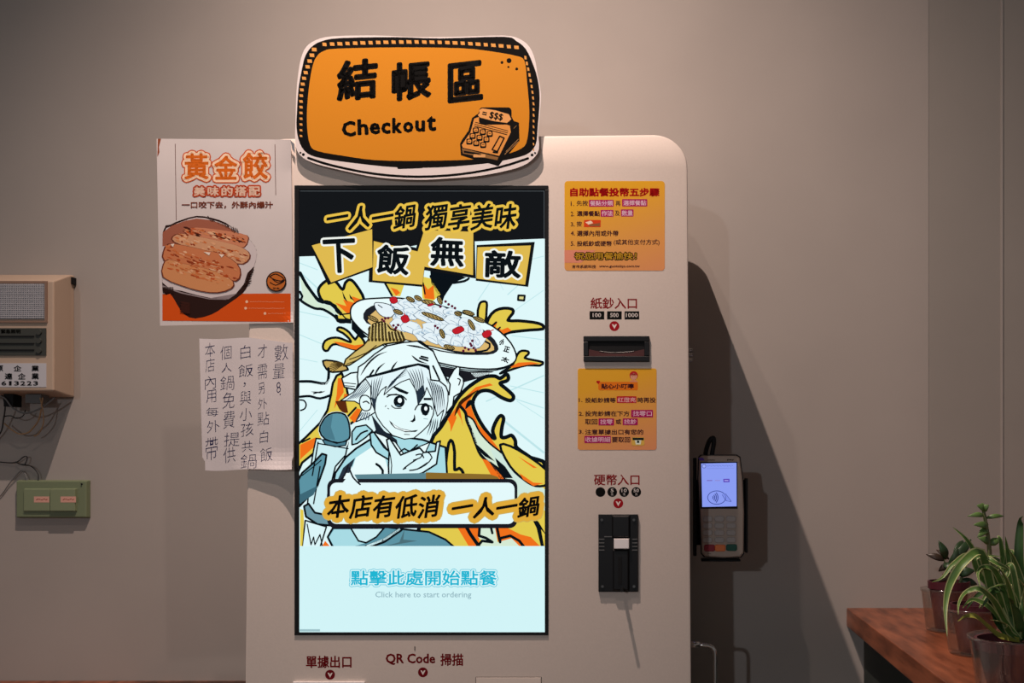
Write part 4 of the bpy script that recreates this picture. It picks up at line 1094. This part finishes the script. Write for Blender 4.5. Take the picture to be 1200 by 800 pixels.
wire([(5, 496, .02), (12, 502, .02), (22, 508, .02), (32, 507, .02), (38, 502, .02), (46, 490, .03), (50, 466, .05)], .0015, WT, 'tan wire hanging in a shallow loop under the beige box')
wire([(40, 511, .02), (46, 507, .02), (51, 495, .03), (50, 480, .04), (47, 466, .05)], .0012, WT, 'tan wire ending in a bare tip under the beige box')
wire([(-10, 540, .003), (10, 542, .004), (20, 541, .006), (28, 535, .01), (32, 536, .01), (29, 544, .01), (24, 544, .008), (18, 541, .006)], .0011, WB, 'dark wire curling into a small knot above the green switch')
wire([(24, 544, .008), (36, 546, .008), (44, 554, .008), (45, 563, .009)], .0011, WB, 'dark wire running down into the top of the green switch')
wire([(-10, 590, .003), (2, 579, .003), (12, 565, .004), (24, 552, .006), (30, 556, .006), (32, 564, .008)], .0010, WG, 'thin grey wire sagging from the green switch to the left')
mb = MB(); bx0 = WALL.P(20, 466); 
mb.box((bx0.x + .004, -0.045, WALL.P(0, 478).z), (bx0.x + .022, -0.02, WALL.P(0, 464).z), BLKR); mb.build('terminal_block', box)
mb = MB(); mb.box((bx0.x + .045, -0.045, WALL.P(0, 474).z), (bx0.x + .075, -0.02, WALL.P(0, 464).z), mat('grey plastic', (0.12, 0.12, 0.12), 0.4)); mb.build('cable_gland', box)

# ---------------------------------------------------------------- green double switch
GS = mat('aged green plastic', (0.165, 0.20, 0.115), 0.45); GS2 = mat('aged green rocker', (0.20, 0.24, 0.14), 0.4)
SW = Plane(0.0)
sw = empty('wall_switch', (SW.P(64, 608).x, 0, SW.P(64, 608).z), 'olive green double rocker switch plate below the beige box', 'switch')
mb = MB(); SW.box(mb, 22.5, 562, 106.5, 607, 0.0, 0.012, GS, 1.2); mb.build('plate', sw, bevel=0.002)
for xa, xb, t in ((33, 64.5, 0.0155), (65, 95, 0.019)):
    mb = MB(); SW.box(mb, xa, 572, xb, 599, 0.011, t, GS2, 0.6); ro = mb.build('rocker', sw, bevel=0.0012)
    F = Flat(SW, t + .0002, ink); cx = (xa + xb) / 2
    F.poly([(cx - 9, 581.5), (cx + 9, 581.5), (cx + 9, 588.5), (cx - 9, 588.5)], '#d2a090').up()
    for i in range(5): F.line([(cx - 6 + i * 2.7, 585.6 - (i % 2) * .8), (cx - 4.4 + i * 2.7, 584.4 + (i % 3) * .5)], .9, '#8e3b30')
    F.build('paper_label', ro)
mb = MB(); c0 = SW.P(96, 567, .012); mb.tube([c0, c0 + Vector((0, -.002, 0))], .0016, BLKR, 8); mb.build('screw', sw)

# ---------------------------------------------------------------- payment terminal on its holder
TP = Plane(-0.215)
hold = empty('terminal_holder', (TP.P(815, 600).x, -0.17, TP.P(0, 655).z), 'black bracket on the kiosk side holding the card terminal', 'bracket')
mb = MB()
TP.box(mb, 812.5, 562, 876, 640, -0.040, -0.034, BLKR); mb.build('back_plate', hold, bevel=0.001)
mb = MB(); TP.box(mb, 812.5, 536, 816.6, 652, -0.040, -0.012, BLKR); mb.build('side_arm', hold, bevel=0.001)
mb = MB(); TP.box(mb, 874, 560, 877, 648, -0.040, -0.010, BLKR); mb.build('side_arm', hold, bevel=0.001)
mb = MB(); TP.box(mb, 822, 655.5, 868, 658, -0.040, -0.004, BLKR); mb.build('support_ledge', hold, bevel=0.001)
TG = mat('terminal grey plastic', (0.44, 0.355, 0.295), 0.4)
tm = empty('payment_terminal', (TP.P(845, 654).x, -0.20, TP.P(0, 654).z), 'handheld card payment terminal with lit screen beside the kiosk', 'payment terminal')
def tloop(t, ins):
    P0 = [(819.5 + ins, 536 + ins), (822 + ins, 533.5 + ins), (863 - ins, 533.5 + ins), (867 - ins, 536 + ins), (870.5 - ins, 562), (872 - ins, 600), (871.5 - ins, 648 - ins), (868 - ins, 652.5 - ins), (848, 653.5 - ins), (826 + ins, 652 - ins), (822.5 + ins, 648 - ins), (820.5 + ins, 600), (818.5 + ins, 560)]
    return [TP.P(x, y, 0) + Vector((0, -t, 0)) for x, y in P0][::-1]
mb = MB(); mb.loft([tloop(0.0, 1.6), tloop(-.002, 0.4), tloop(-.006, 0), tloop(-.026, 0), tloop(-.032, 2)], TG); mb.build('body', tm)
mb = MB(); mb.loft([tloop(-.0058, -1.0), tloop(-.010, -1.2), tloop(-.014, -1.0)], BLK); mb.build('rubber_band', tm)
mb = MB(); TP.box(mb, 820.8, 541, 864.2, 595.8, -0.001, 0.0007, BLKR); sc_ = mb.build('screen', tm, bevel=.0003)
F = Flat(TP, 0.0009, lambda c: emit(c, 1.0))
F.frame(800, 500, 4.71)
F.poly([(102, 202), (297, 198), (298, 438), (108, 442)], '#8a9cf2').up()
F.disc(118, 217, 12, '#5968b8', 14).up().disc(118, 217, 8, '#9fb0f6', 14)
for i in range(16): F.line([(136 + i * 9, 212 + (i % 3)), (141 + i * 9, 218 - (i % 2) * 4)], 3, '#6c7cd0')
F.line([(134, 230), (284, 227)], 1.5, '#6c7cd0')
for i in range(4): F.line([(136 + i * 7, 296), (140 + i * 7, 296)], 6, '#7a6fc0'); F.line([(180 + i * 7, 296), (184 + i * 7, 296)], 5, '#8f88d0')
F.poly([(224, 287), (258, 286), (259, 305), (225, 306)], '#5c46b8').up()
F.line([(232, 296), (250, 296)], 5, '#b0a8f0')
pts = [(188 + 50 * math.cos(a), 390 + 37 * math.sin(a)) for a in [i * math.pi / 14 for i in range(29)]]
F.line(pts, 4, '#3b4a98')
for i in range(4):
    r = 8 + i * 9; F.line([(160 + r * math.cos(a), 390 + r * 1.1 * math.sin(a)) for a in [-.75 + k * .25 for k in range(7)]], 4.5, '#2b3888')
F.poly([(218, 372), (236, 368), (262, 402), (268, 412), (250, 404), (240, 410), (228, 396)], '#7f90ea').up().line([(218, 375), (240, 408), (268, 412)], 2.5, '#3b4a98').line([(236, 368), (268, 410)], 2.5, '#3b4a98')
F.build('screen_print', sc_, 'lit blue screen with contactless card symbol')
F = Flat(TP, 0.0006, ink).frame(800, 500, 4.71); F.text('contactless', (136, 178, 180, 186), '#3c3128', .3).text('pay', (246, 178, 284, 187), '#2c2420', .8)
F.poly([(86, 172), (112, 170), (122, 186), (96, 186)], '#6a50c8')
F.text('CANCEL', (136, 697, 158, 702), '#3c3128', .2); F.build('lettering', tm)
KG = mat('key grey', (0.42, 0.39, 0.37), 0.35)
keys = [(x, y, KG) for y in (508, 546, 585, 624) for x in (138, 203, 268)] + [(148, 668, mat('key red', (0.30, 0.012, 0.03), 0.35)), (207, 668, mat('key orange', (0.85, 0.22, 0.06), 0.35)), (270, 666, mat('key green', (0.01, 0.10, 0.07), 0.35))]
for x, y, m in keys:
    cw = 27 if m is KG else 30; ch = 15 if m is KG else 19
    px, py = 800 + x / 4.71, 500 + y / 4.71
    mb = MB(); pts = rr(px - cw / 4.71, py - ch / 4.71, px + cw / 4.71, py + ch / 4.71, 2.4, 4)
    cen = (px, py)
    mb.loft([[TP.P(cen[0] + (a - cen[0]) * s_, cen[1] + (b - cen[1]) * s_, t) for a, b in pts] for s_, t in ((1, -0.0005), (1, 0.001), (.86, 0.0022))], m)
    mb.build('key', tm)
# cable behind terminal
mb = MB(); CB = [Plane(-.19).P(a, b) for a, b in smooth([(826, 545), (827, 530), (831, 517), (836, 513), (836.5, 520), (834.5, 532), (834, 545)], False, 6)]
mb.tube(CB, .0042, BLKR, 10); tag(mb.build('power_cable', tm, smooth=True), 'black cable looping up behind the terminal')

# ---------------------------------------------------------------- shelf on the right, ledge at the lower left
def wz(py): return WALL.P(0, py).z
shz = wz(712); shx = WALL.P(992, 712).x
mb = MB(); mb.box((shx, -1.10, shz - .036), (2.6, 0.0, shz), WOOD)
sh = empty('wooden_shelf', (shx + .5, 0, shz - .036), 'reddish brown wooden counter shelf along the wall holding potted plants', 'shelf')
mb.build('board', sh, bevel=0.002)
GP = mat('dark green panel', (0.028, 0.036, 0.032), 0.6)
mb = MB(); mb.box((shx + .03, -0.70, 0.0), (shx + .055, -0.02, shz - .036), GP); mb.build('side_panel', sh)
mb = MB(); zb = wz(797); xb0 = -3.0; xb1 = kp(289, 790).x - 0.01
mb.box((xb0, -0.32, zb - .035), (xb1, -0.001, zb), WOOD)
bn = empty('wooden_ledge', ((-1.6), -.1, zb - .035), 'brown wooden ledge against the wall left of the kiosk', 'ledge')
mb.build('board', bn, bevel=0.002)
mb = MB(); mb.box((xb0 + .1, -0.28, 0), (xb0 + .13, -0.02, zb - .035), WOODE); mb.build('support_panel', bn)
mb = MB(); mb.box((xb1 - .09, -0.28, 0), (xb1 - .06, -0.02, zb - .035), WOODE); mb.build('support_panel', bn)

# ---------------------------------------------------------------- plants
def clear_mat():
    m = bpy.data.materials.new('clear plastic'); m.use_nodes = True; nt = m.node_tree; nt.nodes.clear()
    o = nt.nodes.new('ShaderNodeOutputMaterial'); mx = nt.nodes.new('ShaderNodeMixShader'); tr = nt.nodes.new('ShaderNodeBsdfTransparent'); gl = nt.nodes.new('ShaderNodeBsdfGlossy')
    df = nt.nodes.new('ShaderNodeBsdfDiffuse'); m2 = nt.nodes.new('ShaderNodeMixShader'); lw = nt.nodes.new('ShaderNodeLayerWeight')
    tr.inputs[0].default_value = (0.93, 0.92, 0.9, 1); gl.inputs['Roughness'].default_value = 0.12; df.inputs[0].default_value = (0.7, 0.65, 0.62, 1)
    lw.inputs['Blend'].default_value = 0.35; m2.inputs[0].default_value = 0.035
    nt.links.new(tr.outputs[0], m2.inputs[1]); nt.links.new(df.outputs[0], m2.inputs[2])
    nt.links.new(lw.outputs['Facing'], mx.inputs[0]); nt.links.new(m2.outputs[0], mx.inputs[1]); nt.links.new(gl.outputs[0], mx.inputs[2])
    mt = nt.nodes.new('ShaderNodeMath'); mt.operation = 'MULTIPLY'; mt.inputs[1].default_value = 0.45
    nt.links.new(lw.outputs['Facing'], mt.inputs[0]); nt.links.new(mt.outputs[0], mx.inputs[0]); nt.links.new(mx.outputs[0], o.inputs[0]); return m


CLR = clear_mat()
MRN = mat('maroon plastic pot', (0.075, 0.014, 0.022), 0.4)
SOIL = mat('potting soil', (0.035, 0.022, 0.015), 0.95, noise=0.5, scale=120, bump=1.0)


def pots(root, c, R, H, ri, hi, lift=0.006):
    c = Vector(c)
    mb = MB(); mb.lathe(c, [(0.001, .001), (R * .80, .001), (R * .83, .004), (R * .98, H - .006), (R * 1.03, H - .004), (R * 1.04, H), (R * 1.0, H), (R * .96, H - .006), (R * .81, .006), (0.001, .004)], CLR, 48)
    mb.build('clear_outer_pot', root, smooth=True)
    mb = MB(); mb.lathe(c + Vector((0, 0, lift)), [(0.001, 0), (ri * .66, 0), (ri * .95, hi - .012), (ri * 1.02, hi - .012), (ri * 1.03, hi), (ri * .95, hi), (ri * .93, hi - .014)], MRN, 40)
    mb.build('maroon_pot', root, smooth=False)
    mb = MB(); n = 24; zz = c.z + lift + hi - .012
    vs = [(c.x, c.y, zz + .004)] + [(c.x + ri * .94 * q_ * math.cos(2 * math.pi * k / n), c.y + ri * .94 * q_ * math.sin(2 * math.pi * k / n), zz + random.uniform(-.001, .003)) for q_ in (.5, 1) for k in range(n)]
    fs = [(0, 1 + k, 1 + (k + 1) % n) for k in range(n)] + [(1 + k, 1 + n + k, 1 + n + (k + 1) % n, 1 + (k + 1) % n) for k in range(n)]
    mb.add(vs, fs, SOIL); mb.build('soil', root)


def leaf_mat(name, c, e):
    return mat(name, c, 0.42, noise=0.25, scale=60, spec=0.5)


def oval_leaf(root, base, tip, wd, m, bulge=0.15, up=(0, 0, 1)):
    """thick pointed leaf"""
    base = Vector(base); tip = Vector(tip); ax = tip - base; L_ = ax.length; t = ax.normalized(); s_ = t.cross(Vector(up))
    if s_.length < .2: s_ = t.cross(Vector((0, 1, 0)))
    s_.normalize(); nn = s_.cross(t); mb = MB(); N = 8; loops = []
    for i in range(N + 1):
        u = i / N; wv = wd * (math.sin(math.pi * min(1, u * .93 + .05)) ** .8) * (1.12 - .35 * u); cpt = base + ax * u + nn * (L_ * bulge * math.sin(math.pi * u) - L_ * .1 * u * u)
        th = wv * .28 + .0002
        loops.append([cpt + s_ * wv * math.cos(a) + nn * th * math.sin(a) for a in [k * math.pi / 4 for k in range(8)]])
    mb.loft(loops, m); return mb.build('leaf', root, smooth=True)


JG = leaf_mat('dark jade leaf', (0.018, 0.045, 0.016), 0); JR = leaf_mat('reddish leaf', (0.035, 0.022, 0.014), 0); SGN = leaf_mat('succulent green leaf', (0.09, 0.17, 0.045), 0)
STM = mat('plant stem', (0.13, 0.15, 0.06), 0.6)

# plant 1: jade-like, back left
Y1 = -0.29; p1 = Plane(Y1)
c1 = Vector((p1.P(1112, 740).x, Y1, shz)); R1 = p1.P(1144, 740).x - c1.x
pl1 = empty('potted_jade_plant', c1, 'small potted plant with dark pointed oval leaves nearest the wall', 'potted plant')
pots(pl1, c1, R1, 0.070, R1 * .74, 0.078, .004)
def fp(px, py, y): return Plane(y).P(px, py)
mb = MB()
for q_ in ([(1120, 690), (1119, 670), (1117, 652)], [(1120, 690), (1112, 675), (1106, 655)], [(1121, 690), (1130, 670), (1134, 650)]):
    mb.tube([fp(a, b, Y1) for a, b in q_], [.0028, .0022, .0012], STM, 8)
mb.build('stem', pl1)
for (a, b, c_, d, wd, m, dy) in ((1107, 656, 1086, 649, .0085, JR, 0), (1109, 655, 1101, 634, .0105, JG, -.01), (1118, 655, 1139, 631, .011, JG, .01), (1112, 668, 1123, 642, .010, JG, -.015), (1117, 672, 1099, 681, .0085, JR, -.02), (1120, 665, 1141, 650, .011, JG, 0), (1106, 660, 1118, 668, .010, JG, -.02),
                                 (1122, 672, 1142, 668, .012, JG, -.01), (1112, 660, 1100, 669, .008, JR, 0), (1112, 655, 1097, 643, .006, JR, .015), (1125, 680, 1146, 684, .010, JG, 0), (1118, 648, 1130, 632, .009, JG, .02), (1120, 678, 1104, 672, .007, JR, .01)):
    oval_leaf(pl1, fp(a, b, Y1), fp(c_, d, Y1 + dy), wd * .72, m, .12, (0, -1, .3))
# plant 2: tall succulent, middle
Y2 = -0.51; p2 = Plane(Y2)
c2 = Vector((p2.P(1143, 770).x, Y2, shz)); R2 = p2.P(1180, 770).x - c2.x
pl2 = empty('potted_tall_succulent', c2, 'potted succulent with one tall upright stem behind the spider plant', 'potted plant')
pots(pl2, c2, R2, 0.066, R2 * .76, 0.068, .004)
mb = MB(); mb.tube([fp(a, b, Y2) for a, b in smooth([(1154, 720), (1160, 690), (1160, 655), (1158, 630), (1154, 606), (1152, 596)], False, 4)], [.0042 - .0001 * i for i in range(21)], STM, 10); mb.build('stem', pl2, smooth=True)
for (a, b, c_, d, wd, dy) in ((1153, 604, 1135, 604, .0042, -.01), (1155, 607, 1177, 604, .0036, .0), (1152, 597, 1146, 592, .0060, -.012), (1152, 597, 1158, 592, .006, -.01), (1152, 598, 1151, 589, .0055, 0), (1156, 618, 1143, 614, .006, -.02), (1156, 620, 1147, 628, .0065, -.02), (1157, 619, 1150, 612, .006, .0), (1158, 636, 1148, 630, .006, -.01),
                              (1159, 638, 1172, 631, .006, 0), (1160, 652, 1148, 656, .007, -.01), (1160, 660, 1172, 655, .007, 0), (1159, 672, 1145, 672, .008, -.01), (1160, 682, 1174, 674, .008, 0)):
    oval_leaf(pl2, fp(a, b, Y2), fp(c_, d, Y2 + dy), wd, SGN, .18, (0, -1, .4))
# plant 3: spider plant, front right
Y3 = -0.785; p3 = Plane(Y3)
c3 = Vector((p3.P(1190, 800).x, Y3, shz)); R3 = c3.x - p3.P(1137, 745).x
pl3 = empty('potted_spider_plant', c3, 'potted spider plant with long arching striped leaves at the shelf front', 'potted plant')
pots(pl3, c3, R3, p3.P(0, 745).z - shz, R3 * .86, p3.P(0, 748).z - shz - .004, .004)
SPG = mat('spider leaf green', (0.075, 0.155, 0.032), 0.45, noise=0.2, scale=80); SPY = mat('spider leaf cream', (0.42, 0.44, 0.20), 0.45); SPD = mat('spider leaf dark', (0.03, 0.08, 0.02), 0.5, noise=0.2, scale=80)
SPL = mat('yellowing leaf', (0.28, 0.28, 0.05), 0.5)


def strap(root, pts3, wd, mc, me, flip=0.0):
    P3 = []; L3 = len(pts3)
    for i in range(L3 - 1):
        g0 = lambda k: pts3[min(max(k, 0), L3 - 1)]
        a, b, c_, d = map(Vector, (g0(i - 1), g0(i), g0(i + 1), g0(i + 2)))
        for k in range(5):
            t = k / 5; P3.append(0.5 * (2 * b + (c_ - a) * t + (2 * a - 5 * b + 4 * c_ - d) * t * t + (3 * b - a - 3 * c_ + d) * t ** 3))
    P3.append(Vector(pts3[-1])); n = len(P3); mb = MB(); rows = []
    for i, p_ in enumerate(P3):
        t = (P3[min(i + 1, n - 1)] - P3[max(i - 1, 0)]).normalized()
        view = (CAM - p_).normalized(); view = (view + Vector((0.3 * flip, 0, 0.5))).normalized()
        s_ = t.cross(view).normalized(); nn = s_.cross(t)
        u = i / (n - 1); wv = wd * (0.75 + .25 * math.sin(math.pi * u)) * (1 - u ** 3.2) + .0001
        rows.append([p_ - s_ * wv + nn * wv * .25, p_ - s_ * wv * .72 + nn * wv * .08, p_ - nn * wv * .12, p_ + s_ * wv * .72 + nn * wv * .08, p_ + s_ * wv + nn * wv * .25])
    vs = [q_ for r in rows for q_ in r]
    fe = []; fc = []
    for i in range(n - 1):
        for k in range(4): (fe if k in (0, 3) else fc).append((i * 5 + k, i * 5 + k + 1, (i + 1) * 5 + k + 1, (i + 1) * 5 + k))
    b0 = len(mb.v); mb.add(vs, fc, mc); i2 = mb.mi(me)
    for f_ in fe: mb.f.append(list(f_)); mb.m.append(i2)
    return mb.build('leaf', root, smooth=True)


LV = [  # pixel polylines with depth offsets, half width in m, style
    ([(1188, 768), (1170, 715), (1150, 665), (1135, 635), (1116, 617)], -.0, .0062, 0),
    ([(1190, 770), (1172, 700), (1140, 652), (1118, 660), (1105, 676), (1092, 682)], -.01, .005, 1),
    ([(1186, 765), (1165, 700), (1150, 648), (1128, 660), (1113, 685), (1108, 712), (1110, 746)], -.05, .0085, 0),
    ([(1188, 765), (1170, 690), (1156, 655), (1168, 660), (1182, 668), (1178, 680)], -.02, .005, 1),
    ([(1185, 762), (1172, 720), (1162, 690), (1149, 675), (1142, 655), (1155, 651), (1174, 652)], .0, .0065, 0),
    ([(1190, 765), (1178, 728), (1166, 706), (1148, 690), (1132, 694), (1124, 706), (1123, 720)], -.06, .0055, 1),
    ([(1192, 762), (1184, 720), (1176, 690), (1165, 668), (1152, 664), (1146, 672), (1149, 688)], -.04, .0055, 1),
    ([(1190, 762), (1182, 700), (1176, 660), (1172, 632), (1168, 628)], .02, .006, 1),
    ([(1192, 762), (1188, 700), (1182, 655), (1178, 628)], .0, .0065, 0),
    ([(1196, 762), (1196, 700), (1194, 650), (1196, 612), (1199, 605)], -.01, .0085, 2),
    ([(1198, 762), (1202, 700), (1206, 650), (1207, 615)], .0, .008, 0),
    ([(1188, 764), (1176, 735), (1160, 712), (1140, 702), (1128, 712)], -.03, .006, 0),
    ([(1188, 766), (1172, 745), (1156, 733), (1143, 722), (1132, 722), (1122, 728)], -.07, .0062, 3),
    ([(1192, 760), (1190, 720), (1182, 688), (1172, 668), (1160, 662)], -.05, .006, 0),
    ([(1186, 764), (1176, 700), (1168, 672), (1154, 662)], .03, .0085, 2),
    ([(1194, 765), (1196, 730), (1188, 700), (1176, 686), (1162, 688)], -.03, .006, 0),
    ([(1190, 765), (1180, 722), (1168, 694), (1158, 700)], .01, .0085, 2),
    ([(1194, 765), (1188, 722), (1180, 694), (1168, 678)], .02, .0085, 2),
    ([(1198, 762), (1196, 718), (1198, 680), (1188, 655)], .02, .0085, 2),
    ([(1200, 762), (1210, 700), (1218, 660), (1232, 660)], -.01, .007, 0),
    ([(1196, 762), (1206, 730), (1222, 700), (1240, 705)], -.02, .007, 0),
    ([(1192, 762), (1200, 700), (1190, 660), (1180, 640)], -.02, .006, 0),
    ([(1196, 765), (1198, 740), (1190, 712), (1182, 700)], -.06, .0075, 2),
    ([(1190, 764), (1184, 742), (1176, 730), (1160, 726)], -.05, .006, 0),
    ([(1182, 766), (1170, 728), (1160, 698), (1146, 684)], .015, .008, 2),
    ([(1200, 764), (1204, 720), (1200, 690), (1192, 676)], -.045, .007, 0),
]
zs = c3.z + .070
rnd = random.Random(3)
for i in range(16):
    a = rnd.uniform(-2.4, 2.4); hgt = rnd.uniform(70, 125); out = math.sin(a) * rnd.uniform(18, 42)
    x0 = 1190 + rnd.uniform(-6, 8)
    LV.append(([(x0, 766), (x0 + out * .25, 766 - hgt * .6), (x0 + out * .65, 766 - hgt), (x0 + out * 1.1, 766 - hgt * .95), (x0 + out * 1.45, 766 - hgt * .72)], rnd.uniform(-.03, .05), rnd.uniform(.005, .0072), rnd.choice((0, 0, 1, 2))))
for pts, dy, wd, stl in LV:
    n = len(pts); P3 = []
    for i, (a, b) in enumerate(pts):
        u = i / (n - 1); P3.append(fp(a, b, Y3 + dy * u * 1.4 + .01 * math.sin(a)))
    P3[0] = Vector((c3.x + (P3[0].x - c3.x) * .6, Y3 + dy * .2, zs - .004))
    strap(pl3, P3, wd * .68, (SPG, SPG, SPD, SPL)[stl], (SPY, SPY, SPD, SPL)[stl] if stl != 0 else SPY, random.uniform(-1, 1))
